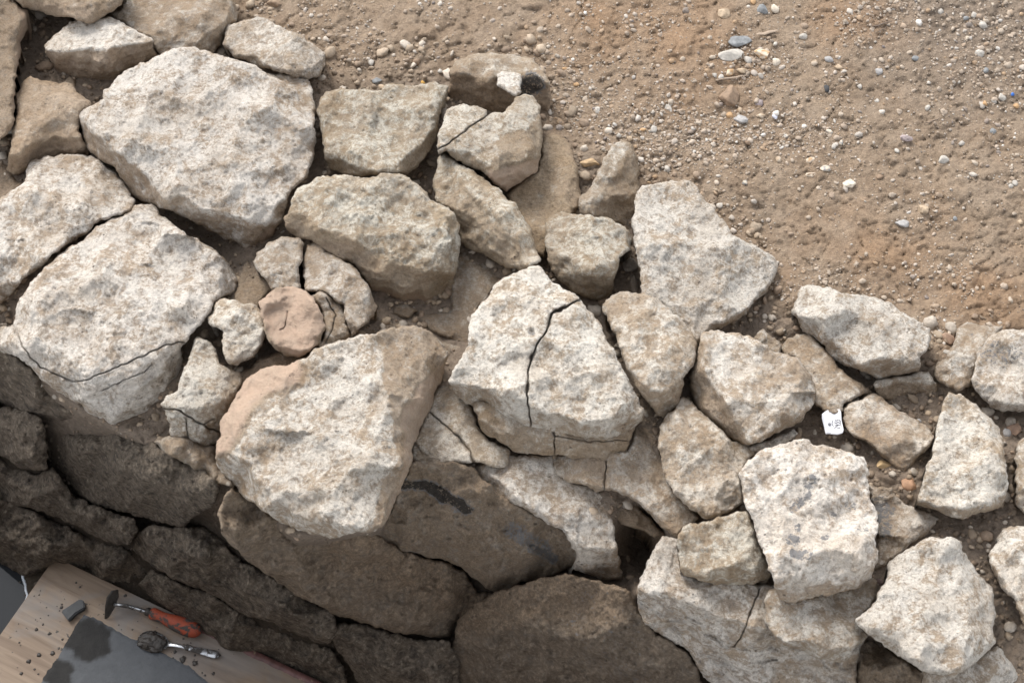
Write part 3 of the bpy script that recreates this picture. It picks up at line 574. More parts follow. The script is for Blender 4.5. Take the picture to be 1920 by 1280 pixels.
A('brown-white slab under the pitted block, on the huge grey block', '1432,1130 1440,1108 1470,1100 1600,1080 1642,1088 1645,1116 1633,1136 1615,1150 1612,1173 1627,1190 1620,1200 1597,1216 1590,1236 1563,1241 1533,1233 1500,1216 1460,1211 1453,1196 1443,1176 1435,1153', z=72, tan=.5, rough=.8, f=[('1440,1192 1500,1198 1560,1213 1592,1216 1640,1180', 1.4, .1)], stains=[('1470,1192 1480,1186', 14, .3), ('1615,1130 1630,1120', 20, .35)])
A('large smooth white stone with a blunt left snout, bottom right', '1608,1160 1627,1146 1643,1126 1647,1110 1663,1080 1667,1053 1690,1036 1720,1016 1743,1006 1790,1006 1802,1016 1803,1033 1817,1053 1833,1076 1860,1103 1865,1130 1868,1150 1863,1180 1867,1203 1847,1223 1813,1250 1787,1270 1757,1265 1727,1253 1700,1236 1670,1220 1630,1190 1613,1176', z=110, tan=.2, rough=.7, f=[('1800,1270 1812,1185 1815,1112 1795,1060 1792,1000', 1.1, .15), ('1600,1160 1655,1180 1715,1228 1780,1258', 1.1, .05), ('1780,1262 1830,1222 1875,1190', 1.0), ('1655,1050 1720,1045 1800,1040', -.25, 0, 12), ('1660,1190 1690,1120 1680,1060', -.0)])
A('wedge of tan stone with a black-grey smear, between the pitted block and the tall stone', '1630,910 1673,913 1680,930 1697,943 1723,956 1743,960 1760,973 1747,990 1717,1013 1690,1033 1663,1053 1641,1066 1643,1020 1645,980 1637,953', z=34, tan=.55, rough=.8, f=[('1660,1060 1720,1000 1768,968', .9, .1), ('1672,1060 1690,990 1672,900', -.15)], stains=[('1645,940 1660,965 1655,990', 26, .72)], soils=[('1650,925 1665,940', 24, .7)])
A('pale rounded stone cut off by the right edge, lower right', '1858,1040 1873,1003 1880,990 1920,983 1990,990 2010,1090 1990,1180 1920,1175 1910,1143 1893,1116 1870,1090 1860,1063', z=88, tan=.35, f=[('1850,1045 1880,1075 1910,1120 1930,1170', 1.0, .3)])
A('grey stone at the bottom edge under the smooth white stone', '1730,1258 1760,1262 1790,1262 1820,1248 1847,1226 1870,1208 1890,1236 1907,1260 1915,1290 1905,1345 1740,1350', z=36, tan=.3, rough=.8, f=[('1830,1350 1850,1270 1872,1205', .7)])
A('flat grey slab with an arc-shaped crack, beside the massive boulder', '771,854 777,819 790,800 820,730 845,712 880,757 895,803 913,823 949,837 956,844 952,870 937,876 910,870 890,868 851,866 812,876 788,876 773,868', z=4, tan=.4, rough=.6, lump=.5, deep=60, cracks=[('805,772 843,803 870,831 886,854 890,872', 2.6, 14), ('775,830 790,845', 1.6, 6)])
A('long sloping grey slab under the wall edge, ending in a square foot', '882,882 913,864 956,852 1034,852 1042,885 1077,905 1124,921 1138,932 1142,964 1148,983 1161,1030 1168,1073 1163,1085 1128,1085 1101,1073 1070,1065 1085,1040 1054,993 992,958 937,930 898,907', z=-30, tan=.3, rough=.6, lump=.6, tx=-.08, f=[('1040,985 1085,1020 1148,1028 1180,1022', 1.5, .1), ('1060,960 1100,972 1150,975', .4)])
A('broad tan slab with a torn lower edge, right of the long sloping slab', '1036,872 1038,856 1090,845 1180,848 1190,800 1232,770 1238,860 1262,912 1300,960 1310,972 1267,1007 1249,993 1226,971 1202,948 1175,928 1148,917 1120,921 1101,909 1066,903 1046,889', z=4, tan=.62, rough=.7, lump=.6, soil=.15, f=[('1030,888 1100,900 1150,908 1200,938 1270,1003', 1.0, .1)], cracks=[('1136,866 1132,922', 2.0, 12)])
A('dark brown stone in the hollow under the torn slab edge', '1140,936 1152,930 1187,940 1218,972 1247,1003 1226,1005 1187,990 1148,973', z=-60, tan=.9, soil=.5, rough=.8)
A('low tan stone in the shade behind the small cream stones', '436,572 447,530 463,488 480,500 500,520 510,545 490,568 486,580 460,580', z=10, tan=.9, soil=.2, rough=.6)
A('flat grey-brown slab deep in the gap under the chunky yellowish boulder', '768,592 845,585 850,480 890,465 955,495 915,560 885,600 880,650 830,630', z=-14, tan=.5, soil=.55, rough=.5, lump=.5, deep=60)
A('thin grey slab low in the gap beside the massive boulder', '815,640 882,650 875,700 845,716 825,700', z=-26, tan=.4, soil=.6, rough=.5, lump=.4, deep=50)
A('small brown chip lying in the gap under the chunky yellowish boulder', '733,590 748,566 785,582 765,594', z=-8, tan=.7, soil=.5, rough=.5, lump=.3, deep=30, r=5)
A('pink-tan stone low in the gap under the round disc-like stone', '440,735 452,700 480,678 530,655 575,668 560,690 500,705', z=20, tan=.8, soil=.45, rough=.5, lump=.5, deep=60)
#STONES_END
FACE = []
def B(outline, **kw): FACE.append((outline, kw))
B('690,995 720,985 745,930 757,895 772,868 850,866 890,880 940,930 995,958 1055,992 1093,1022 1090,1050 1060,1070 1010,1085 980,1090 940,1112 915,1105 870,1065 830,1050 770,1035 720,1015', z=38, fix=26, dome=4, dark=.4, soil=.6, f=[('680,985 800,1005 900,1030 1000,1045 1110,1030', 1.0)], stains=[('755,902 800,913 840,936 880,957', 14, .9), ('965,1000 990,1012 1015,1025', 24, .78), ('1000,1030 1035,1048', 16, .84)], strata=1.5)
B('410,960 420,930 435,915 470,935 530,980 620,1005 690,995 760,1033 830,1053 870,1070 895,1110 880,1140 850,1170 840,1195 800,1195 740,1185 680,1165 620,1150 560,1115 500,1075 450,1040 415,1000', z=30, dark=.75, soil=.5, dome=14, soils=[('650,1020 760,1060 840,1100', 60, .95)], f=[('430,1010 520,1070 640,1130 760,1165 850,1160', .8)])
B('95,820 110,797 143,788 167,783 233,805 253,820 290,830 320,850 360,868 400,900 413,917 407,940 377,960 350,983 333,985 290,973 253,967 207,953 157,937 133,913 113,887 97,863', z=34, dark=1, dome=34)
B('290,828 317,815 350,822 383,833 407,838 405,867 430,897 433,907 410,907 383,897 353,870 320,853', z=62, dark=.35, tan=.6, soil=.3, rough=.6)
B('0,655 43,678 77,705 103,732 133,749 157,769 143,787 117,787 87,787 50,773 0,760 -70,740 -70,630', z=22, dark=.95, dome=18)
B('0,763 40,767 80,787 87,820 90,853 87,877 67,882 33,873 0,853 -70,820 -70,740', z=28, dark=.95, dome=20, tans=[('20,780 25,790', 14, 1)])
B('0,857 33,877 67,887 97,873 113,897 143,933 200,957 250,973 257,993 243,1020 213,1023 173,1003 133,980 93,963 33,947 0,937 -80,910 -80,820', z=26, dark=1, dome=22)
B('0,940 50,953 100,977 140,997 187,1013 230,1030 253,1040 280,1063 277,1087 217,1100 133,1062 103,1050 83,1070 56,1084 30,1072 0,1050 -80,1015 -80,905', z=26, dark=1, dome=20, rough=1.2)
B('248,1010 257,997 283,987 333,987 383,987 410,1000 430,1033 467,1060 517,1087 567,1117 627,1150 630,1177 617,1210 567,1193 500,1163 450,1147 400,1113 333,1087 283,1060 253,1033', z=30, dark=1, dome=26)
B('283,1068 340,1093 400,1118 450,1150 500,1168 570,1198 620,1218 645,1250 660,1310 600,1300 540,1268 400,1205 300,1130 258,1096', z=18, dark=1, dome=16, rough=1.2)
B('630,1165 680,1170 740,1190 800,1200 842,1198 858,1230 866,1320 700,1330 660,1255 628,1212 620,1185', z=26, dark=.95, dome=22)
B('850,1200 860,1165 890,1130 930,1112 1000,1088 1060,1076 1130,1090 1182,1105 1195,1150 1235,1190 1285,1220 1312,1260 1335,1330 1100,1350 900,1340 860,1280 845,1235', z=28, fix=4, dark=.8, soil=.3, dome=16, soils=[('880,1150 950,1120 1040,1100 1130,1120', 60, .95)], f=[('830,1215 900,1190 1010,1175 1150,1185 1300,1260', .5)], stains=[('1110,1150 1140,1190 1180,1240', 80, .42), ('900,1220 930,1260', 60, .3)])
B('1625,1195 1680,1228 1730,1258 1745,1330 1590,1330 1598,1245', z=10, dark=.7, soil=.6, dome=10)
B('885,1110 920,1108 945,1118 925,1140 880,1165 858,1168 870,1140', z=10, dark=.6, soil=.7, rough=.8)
LOOK = {0: (0, .15, .95), 1: (.05, .2, .85), 2: (.0, .45, .85), 5: (.1, .2, .9), 6: (.3, .4, .5), 7: (.2, .6, .7), 8: (.2, .1, .5), 11: (1, .25, .75), 12: (.5, .2, .6), 13: (.1, .1, 1.0), 14: (.7, .35, .85), 15: (1, .15, .75), 16: (1, .1, .4),
        17: (.9, .15, .8), 18: (.5, .2, .7), 19: (.2, .7, .9), 20: (.4, .1, .82), 21: (.35, .3, 1.0), 22: (.5, .2, .6), 23: (.25, .55, .85), 24: (.5, .3, .8), 25: (0, .1, .85), 26: (.2, .1, .6), 27: (.2, .05, .75), 28: (.15, .05, .75), 29: (.5, .3, .9), 30: (1, .3, .78),
        31: (.2, .25, .9), 32: (.3, .5, .6), 33: (.2, .2, .95), 36: (.25, .2, .75), 37: (.4, .1, .92), 38: (.1, .4, .95), 41: (0, .35, .93), 42: (.4, .3, .75), 44: (.85, .2, .75), 45: (.1, .8, .75), 46: (.3, .3, .75), 47: (.2, .1, 1.0), 49: (.3, .2, .9), 51: (.5, .5, .6), 52: (.1, .6, .8)}
def build_stones():
    for k, (lab, out, kw) in enumerate(ST):
        me, org = stone_mesh('rubble_stone', out, seed=k * 3 + 1, **kw)
        o = link('rubble_stone', me, M_STONE, loc=org)
        tag(o, lab, 'stone', TOP)
        q = random.Random(k * 7 + 3)
        ti, gr, wh = LOOK.get(k, (q.uniform(.1, .5), q.uniform(.2, .5), q.uniform(.7, .85)))
        o['tint'] = ti; o['grey'] = gr; o['white'] = wh; o['grain'] = q.random()
    wall = bpy.data.objects.new('stone_wall', None); COL.objects.link(wall)
    wall.location = unproject([500], [1150], [-0.6])[0]
    tag(wall, 'dark damp lower courses of the dry stone wall, dropping into the trench', 'wall')
    bpy.context.view_layer.update()
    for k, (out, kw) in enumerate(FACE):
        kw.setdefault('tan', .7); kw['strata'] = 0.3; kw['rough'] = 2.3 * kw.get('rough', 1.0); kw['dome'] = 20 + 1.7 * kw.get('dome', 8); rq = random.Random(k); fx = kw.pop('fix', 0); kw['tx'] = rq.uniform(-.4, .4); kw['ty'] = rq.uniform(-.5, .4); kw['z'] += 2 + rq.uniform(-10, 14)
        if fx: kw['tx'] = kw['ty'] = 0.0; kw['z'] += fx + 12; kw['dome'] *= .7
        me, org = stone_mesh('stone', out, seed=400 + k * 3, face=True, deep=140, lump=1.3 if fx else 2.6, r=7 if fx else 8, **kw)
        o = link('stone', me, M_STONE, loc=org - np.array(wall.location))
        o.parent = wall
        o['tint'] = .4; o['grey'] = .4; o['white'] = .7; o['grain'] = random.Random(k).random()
build_stones()

# ------------------------------------------------------------------ gravel, crumbs, pebbles
def ico(sub):
    bm = bmesh.new(); bmesh.ops.create_icosphere(bm, subdivisions=sub, radius=1.0)
    V = np.array([q.co[:] for q in bm.verts]); F = np.array([[q.index for q in f_.verts] for f_ in bm.faces]); bm.free()
    return V, F
ICO1, ICO2, ICO4 = ico(1), ico(2), ico(4)
def scatter(name, uv, rad, cols, icos, seed, sink=0.38, flat=(0.45, 0.85), mat=None):
    """many loose grains as one mass; each grain its own irregular lump"""
    rs = np.random.RandomState(seed); bv, bf = icos; n = len(uv); m = len(bv)
    z = soil_z(uv[:, 0], uv[:, 1]) + fbm(p3(uv[:, 0], uv[:, 1], 11.0, 2.2), 2) * 2.0
    ctr = unproject(uv[:, 0], uv[:, 1], z / 1000)
    depth = np.linalg.norm(ctr - CAM, axis=1); r = rad * depth / FPX
    sc = np.stack([rs.uniform(.75, 1.35, n), rs.uniform(.65, 1.1, n), rs.uniform(*flat, n)], 1)
    lump = 1 + rs.uniform(-.24, .24, (n, m))
    V = bv[None] * lump[:, :, None] * sc[:, None, :] * r[:, None, None]
    a = rs.uniform(0, 6.283, n); ca, sa = np.cos(a), np.sin(a)
    x = V[:, :, 0] * ca[:, None] - V[:, :, 1] * sa[:, None]; y = V[:, :, 0] * sa[:, None] + V[:, :, 1] * ca[:, None]
    t1 = rs.normal(0, .22, n); zz = V[:, :, 2] + x * t1[:, None]
    V = np.stack([x, y, zz], 2) + ctr[:, None, :]
    V[:, :, 2] += (r * sc[:, 2] * (1 - 2 * sink))[:, None]
    F = (bf[None] + (np.arange(n) * m)[:, None, None]).reshape(-1, 3)
    me = mesh_from(name, V.reshape(-1, 3), F)
    C4 = np.concatenate([np.repeat(cols, m, 0), np.ones((n * m, 1))], 1)
    set_color(me, 'Col', C4)
    return me
def land_side(uv):
    d, s = seg_dist(uv, LAND); return -d * s          # >0 on the open dirt
PAL = np.array([[.50, .42, .33], [.62, .57, .50], [.36, .27, .19], [.44, .36, .28], [.30, .26, .23], [.70, .66, .60], [.42, .28, .16], [.24, .21, .20], [.54, .45, .36]])
def build_gravel():
    rs = np.random.RandomState(3)
    n = 95000
    uv = np.stack([rs.uniform(440, 2050, n), rs.uniform(-120, 720, n)], 1)
    ls = land_side(uv)
    dens = 0.07 + 0.36 * smooth01((fbm(p3(uv[:, 0], uv[:, 1], 85., 4.4), 4) - .02) / .42)
    for (a, b_, ra, rb, amt) in [(1080, 190, 110, 90, .55), (1230, 270, 110, 60, .9), (1400, 260, 120, 50, .6), (1420, 110, 60, 60, .5), (1850, 130, 110, 110, .5), (1720, 30, 170, 40, .3), (1500, 250, 130, 50, .35), (980, 130, 60, 40, .3), (1560, 560, 100, 40, .4), (1730, 390, 60, 40, .3)]:
        dens = dens + 1.1 * amt * np.exp(-((uv[:, 0] - a) / ra) ** 2 - ((uv[:, 1] - b_) / rb) ** 2)
    keep = (ls > -8) & (rs.rand(n) < dens * .75)
    uv = uv[keep]; n = len(uv)
    rad = np.clip(np.exp(rs.normal(math.log(1.75), .5, n)), .9, 6.5)
    cols = PAL[rs.choice(len(PAL), n, p=[.25, .14, .14, .22, .03, .05, .06, .01, .10])] * rs.uniform(.7, 1.0, (n, 1))
    dust = rs.uniform(.1, .6, (n, 1)); cols = cols * (1 - dust) + np.array([.33, .25, .185]) * dust
    big = rad > 3.6
    o = link('gravel', scatter('gravel', uv[~big], rad[~big], cols[~big], ICO1, 8), M_PEB, smooth=False)
    tag(o, 'fine loose gravel strewn over the brown dirt', 'gravel', kind='stuff')
    o = link('coarse_gravel', scatter('coarse_gravel', uv[big], rad[big], cols[big], ICO2, 9), M_PEB, smooth=False)
    tag(o, 'coarser mixed gravel scattered over the brown dirt', 'gravel', kind='stuff')
    n = 5200
    uv = np.stack([rs.uniform(0, 1930, n), rs.uniform(0, 1200, n)], 1); ls = land_side(uv); wz = wall_plane(uv[:, 0], uv[:, 1]); uv = uv[(ls < 40) & (wz > -90)]; n = len(uv)
    rad = np.clip(np.exp(rs.normal(math.log(4.4), .5, n)), 2, 13)
    cols = np.array([[.42, .33, .24], [.52, .45, .37], [.30, .22, .155], [.36, .28, .20]])[rs.choice(4, n)] * rs.uniform(.7, 1.05, (n, 1))
    o = link('rubble_chips', scatter('rubble_chips', uv, rad, cols, ICO2, 15), M_PEB, smooth=False)
    tag(o, 'small stone chips and grit packed in the gaps of the wall', 'rubble', kind='stuff')
    # crumbs of earth in the gaps
    n = 14000
    uv = np.stack([rs.uniform(-20, 1940, n), rs.uniform(-20, 1300, n)], 1)
    ls = land_side(uv); uv = uv[(ls < 30)]; n = len(uv)
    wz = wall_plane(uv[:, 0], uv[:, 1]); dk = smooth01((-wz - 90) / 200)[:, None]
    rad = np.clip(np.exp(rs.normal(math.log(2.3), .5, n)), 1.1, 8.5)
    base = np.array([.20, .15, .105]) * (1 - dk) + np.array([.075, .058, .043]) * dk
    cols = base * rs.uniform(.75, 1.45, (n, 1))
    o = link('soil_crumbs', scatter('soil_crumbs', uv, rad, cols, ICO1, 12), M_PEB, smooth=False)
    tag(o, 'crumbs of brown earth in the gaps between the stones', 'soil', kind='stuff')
build_gravel()

def individual_pebbles():
    W = (.44, .405, .355); CR = (.58, .50, .40); TN = (.42, .32, .22); BR = (.26, .18, .12); OR = (.46, .29, .15); SL = (.23, .235, .235); BK = (.05, .05, .052); GY = (.36, .345, .33); MV = (.33, .27, .26); LV = (.60, .60, .66)
    spots = [
     (1370, 106, 26, 13, W, 'large knobbly white flint in the pebble cluster on the dirt'), (1387, 80, 19, 12, SL, 'blue-grey flint just above the large white flint'),
     (1430, 103, 18, 11, OR, 'orange-brown flint right of the large white flint'), (1370, 183, 20, 26, BR, 'biggest pebble, a brown flint cobble standing on the dirt'),
     (1368, 218, 9, 8, OR, 'round orange-brown pebble directly below the brown cobble'), (1390, 227, 14, 12, GY, 'grey angular pebble at lower right of the brown cobble'),
     (1430, 20, 11, 10, SL, 'dark slate-blue triangular chip near the top edge'), (1452, 18, 9, 10, CR, 'pale oval pebble beside the slate-blue triangular chip'),
     (1358, 26, 13, 10, TN, 'flat tan pebble near the top edge above the flint cluster'), (1549, 168, 8, 9, BK, 'pointed black chip alone on the dirt'),
     (1455, 117, 9, 9, CR, 'round tan pebble at the right end of the flint cluster'), (1402, 114, 8, 10, W, 'small white oval pebble between the white and the orange flint'),
     (1368, 137, 9, 9, OR, 'orange and cream pebble under the large white flint'), (1390, 134, 10, 8, TN, 'angular tan pebble above the thin wood splinter'),
     (1423, 195, 10, 8, MV, 'mauve-grey pebble to the right of the brown cobble'), (1700, 262, 13, 8, MV, 'mauve pebble half sunk in the open dirt'),
     (1520, 302, 10, 9, OR, 'orange and cream flint in the middle of the open dirt'), (1522, 328, 12, 6, BR, 'flat brown pebble below the orange and cream flint'),
     (1593, 345, 12, 10, CR, 'dusty pale lump in the middle of the open dirt'), (1767, 302, 11, 8, W, 'bright white pebble at the right of the open dirt'),
     (1730, 393, 12, 10, TN, 'tan pebble ringed by small gravel at lower right of the dirt'), (1693, 421, 14, 8, GY, 'grey flat stone half buried below the ringed tan pebble'),
     (1716, 112, 9, 8, SL, 'blue-grey pebble in the upper right of the dirt'), (1648, 135, 9, 8, GY, 'thin slate-grey flake in the upper right of the dirt'),
     (1878, 185, 9, 9, W, 'white pebble in the gravel patch by the right edge'), (1837, 103, 10, 8, W, 'white oval pebble above the gravel patch by the right edge'),
     (515, 7, 13, 10, BR, 'dark brown-grey pebble at the top edge above the oblong stone'), (780, 117, 8, 8, BR, 'round dark brown pebble left of the rounded brown stone'),
     (705, 152, 11, 7, SL, 'slate-blue chip touching the squarish yellowish stone'), (716, 165, 9, 6, TN, 'tan chip against the top of the squarish yellowish stone'),
     (793, 156, 5, 5, (.55, .32, .08), 'tiny bright orange pebble on the squarish yellowish stone rim'), (1105, 306, 21, 9, (.40, .28, .16), 'flat yellow-brown flint left of the upright narrow stone'),
     (1700, 912, 14, 17, (.34, .20, .12), 'orange-brown pebble left of the tall pale stone'), (1657, 873, 20, 9, (.46, .32, .17), 'flat ochre flint below the tan earth-covered stone'),
     (1778, 636, 14, 12, (.30, .20, .14), 'brown cube-like pebble right of the oblong dirt-edge stone'), (1777, 661, 12, 5, W, 'white shell-like sliver under the brown cube-like pebble'),
     (1902, 806, 14, 13, (.30, .20, .14), 'brown pebble near the right edge, below the blue-grey hollow stone'), (1886, 812, 9, 8, GY, 'grey pebble left of the brown pebble near the right edge'),
     (1178, 497, 16, 15, (.36, .31, .26), 'curled grey pebble in the slot beside the mottled stone'), (1189, 534, 8, 20, (.27, .22, .17), 'long thin brown pebble in the slot beside the mottled stone'),
     (1898, 178, 4, 4, (.05, .16, .50), 'tiny bright blue fragment in the gravel by the right edge'), (1553, 113, 9, 8, GY, 'grey-tan pebble in the upper middle of the open dirt'),
     (1648, 1092, 9, 10, (.16, .11, .09), 'dark reddish pebble in the gap right of the pitted block')]
    small = [(1505, 70, 9, 7, W), (1340, 142, 6, 6, W), (1352, 145, 6, 6, W), (1763, 22, 7, 7, W), (1825, 30, 7, 7, W), (1843, 50, 8, 8, W), (1863, 190, 6, 6, W), (1802, 270, 6, 6, W), (1738, 203, 6, 6, W), (1555, 248, 7, 6, W), (1563, 277, 6, 7, W), (1682, 283, 5, 5, W), (1902, 345, 6, 6, W), (1643, 190, 5, 5, W), (1613, 163, 5, 5, W), (1453, 220, 6, 6, LV), (1895, 350, 5, 5, W), (696, 118, 6, 8, W), (826, 135, 6, 6, W), (1120, 208, 6, 10, W), (1255, 205, 8, 11, W), (1225, 245, 7, 9, W), (1160, 255, 6, 6, W)]
    smallb = [(1388, 208, 7, 7, TN), (1428, 218, 10, 5, TN), (1528, 118, 7, 5, TN), (1573, 127, 8, 7, TN), (1412, 6, 6, 6, OR), (1905, 200, 6, 6, OR), (1847, 195, 5, 5, OR), (1650, 332, 8, 5, BR), (1402, 268, 7, 6, BR), (1912, 417, 6, 6, TN), (1205, 244, 8, 5, OR), (1180, 262, 7, 7, TN), (1225, 352, 8, 6, OR), (1060, 130, 7, 4, OR), (1080, 160, 6, 5, OR), (1740, 775, 7, 6, TN), (1722, 790, 6, 5, GY), (1460, 300, 7, 8, TN)]
    smallc = [(1577, 269, 6, 6, SL), (1862, 247, 7, 6, SL), (1473, 256, 5, 5, SL), (1397, 343, 6, 6, SL), (1848, 133, 6, 7, SL), (1810, 35, 6, 5, SL), (1547, 317, 10, 7, SL), (1790, 410, 5, 5, SL)]
    def one(k, u, v, ru, rv, col, label, group=None):
        rs = np.random.RandomState(900 + k); bv, bf = ICO4 if max(ru, rv) > 10 else ICO2
        z = soil_z(np.array([u * 1.0]), np.array([v * 1.0]))[0]
        c = unproject([u], [v], [z / 1000])[0]; sc = np.linalg.norm(c - CAM) / FPX
        V = bv.copy()
        off = rs.uniform(0, 50, 3)
        V = V * (1 + .30 * fbm(V * .9 + off, 2) + .07 * fbm(V * 3.5 + off, 2))[:, None]
        for _ in range(9):                                     # knapped faces
            n_ = rs.normal(size=3); n_ /= np.linalg.norm(n_); dd = V @ n_; cut = rs.uniform(.5, .8)
            V = V - np.clip(dd - cut, 0, None)[:, None] * n_ * .85
        hgt = min(ru, rv) * rs.uniform(.65, .85)
        V = V * np.array([ru, rv / math.cos(TILT) * .93, hgt]) * sc
        V[:, 2] += hgt * sc * .25
        me = mesh_from('pebble', V, bf)
        vc = np.array(col)[None] * (1 + .22 * fbm(bv * 1.7 + off, 3))[:, None]
        if label and 'orange and cream' in label or label.startswith('orange-brown flint'):
            m = smooth01((fbm(bv * 1.5 + off + 9, 2) + .1) / .25)[:, None]; vc = vc * (1 - m) + np.array([.62, .52, .40]) * m
        set_color(me, 'Col', np.concatenate([np.clip(vc, 0, 1), np.ones((len(vc), 1))], 1))
        o = link('pebble', me, M_PEB, loc=c); tag(o, label, 'pebble', group)
    k = 0
    for (u, v, a, b, c, l) in spots: one(k, u, v, a, b, c, l, 'pebbles picked out on the dirt'); k += 1
    refs = [(1370, 106, 'the large white flint'), (1370, 183, 'the brown flint cobble'), (1549, 168, 'the pointed black chip'), (1700, 262, 'the mauve half-sunk pebble'), (1520, 302, 'the orange and cream flint'), (1593, 345, 'the dusty pale lump'),
            (1767, 302, 'the bright white pebble at right'), (1730, 393, 'the ringed tan pebble'), (1716, 112, 'the blue-grey upper right pebble'), (1878, 185, 'the right-edge gravel patch'), (1430, 20, 'the slate-blue triangular chip'), (1165, 300, 'the upright narrow stone'),
            (1250, 350, 'the mottled pointed stone'), (940, 120, 'the rounded brown stone'), (720, 165, 'the squarish yellowish stone'), (1652, 46, 'the pair of dark twigs'), (1440, 62, 'the pale wood splinter'), (1680, 800, 'the tan earth-covered stone')]
    used = set()
    def place(u, v, noun):
        for (a, b, nm) in sorted(refs, key=lambda q: math.hypot(q[0] - u, q[1] - v)):
            far = 'close' if math.hypot(a - u, b - v) < 75 else 'some way'
            dr = math.degrees(math.atan2(b - v, u - a)) % 360
            dn = ('to the right of', 'above and right of', 'above', 'above and left of', 'to the left of', 'below and left of', 'below', 'below and right of')[int((dr + 22.5) // 45) % 8]
            lab = '%s %s %s %s' % (noun, far, dn, nm)
            if lab not in used:
                used.add(lab); return lab
    for lst, g in ((small, 'small white pebbles'), (smallb, 'small tan pebbles'), (smallc, 'small slate pebbles')):
        for (u, v, a, b, c) in lst:
            noun = 'small ' + {W: 'white', LV: 'pale lilac', TN: 'tan', OR: 'orange', BR: 'brown', GY: 'grey', SL: 'blue-grey'}[c] + ' pebble'
            one(k, u, v, a, b, c, place(u, v, noun), g); k += 1
individual_pebbles()

# ------------------------------------------------------------------ splinters and twigs
def tube(name, pts, radii, mat, parent=None, seg=8, loc=None, flat=1.0):
    pts = np.array(pts, float); n = len(pts); V = []
    radii = np.broadcast_to(np.asarray(radii, float), (n,))
    up = np.array([0, 0, 1.0])
    for k in range(n):
        t_ = pts[min(k + 1, n - 1)] - pts[max(k - 1, 0)]; t_ /= np.linalg.norm(t_) + 1e-12
        ref = up if abs(t_ @ up) < .95 else np.array([1.0, 0, 0])
        a = np.cross(t_, ref); a /= np.linalg.norm(a); b = np.cross(a, t_)
        for q in range(seg):
            w_ = 2 * math.pi * q / seg
            V.append(pts[k] + radii[k] * (math.cos(w_) * a + math.sin(w_) * b * flat))
    F = []
    for k in range(n - 1):
        for q in range(seg):
            F.append((k * seg + q, k * seg + (q + 1) % seg, (k + 1) * seg + (q + 1) % seg, (k + 1) * seg + q))
    F.append(tuple(range(seg))[::-1]); F.append(tuple((n - 1) * seg + q for q in range(seg)))
    V = np.array(V); o0 = np.array(loc) if loc is not None else V.mean(0)
    return link(name, mesh_from(name, V - o0, F), mat, parent, loc=o0)
M_WOODBIT = plain('dry_wood', (.34, .26, .19), .8, var=.35, scale=150)
M_TWIG = plain('dark_twig', (.16, .12, .09), .85, var=.3, scale=200)
def ground_pt(u, v, lift=0.0):
    u = np.array([float(u)]); v = np.array([float(v)])
    return unproject(u, v, (soil_z(u, v) + lift) / 1000)[0]
for (a, b, r_, fl, m_, lab) in [((1418, 66), (1460, 57), 4.2, .3, M_WOODBIT, 'flat pale wood splinter above the flint cluster'), ((1343, 150), (1402, 142), 2.4, .6, M_WOODBIT, 'thin grey wood splinter lying above the brown cobble'),
                                ((1633, 51), (1672, 40), 1.6, 1, M_TWIG, 'dark thin twig near the top edge, longer of the pair'), ((1645, 61), (1662, 51), 1.3, 1, M_TWIG, 'dark thin twig near the top edge, shorter of the pair'), ((1733, 233), (1762, 222), 1.2, 1, M_TWIG, 'thin brown straw pressed into the dirt at right')]:
    pa, pb = ground_pt(*a, r_ + 2), ground_pt(*b, r_ + 2)
    t = np.linspace(0, 1, 7)[:, None]; pts = pa * (1 - t) + pb * t + np.random.RandomState(int(a[0])).normal(0, .0007, (7, 3))
    tag(tube('wood_splinter' if m_ is M_WOODBIT else 'twig', pts, r_ / 1000 * np.array([.35, .8, 1, 1.05, 1, .8, .3]), m_, flat=fl), lab, 'splinter' if m_ is M_WOODBIT else 'twig')

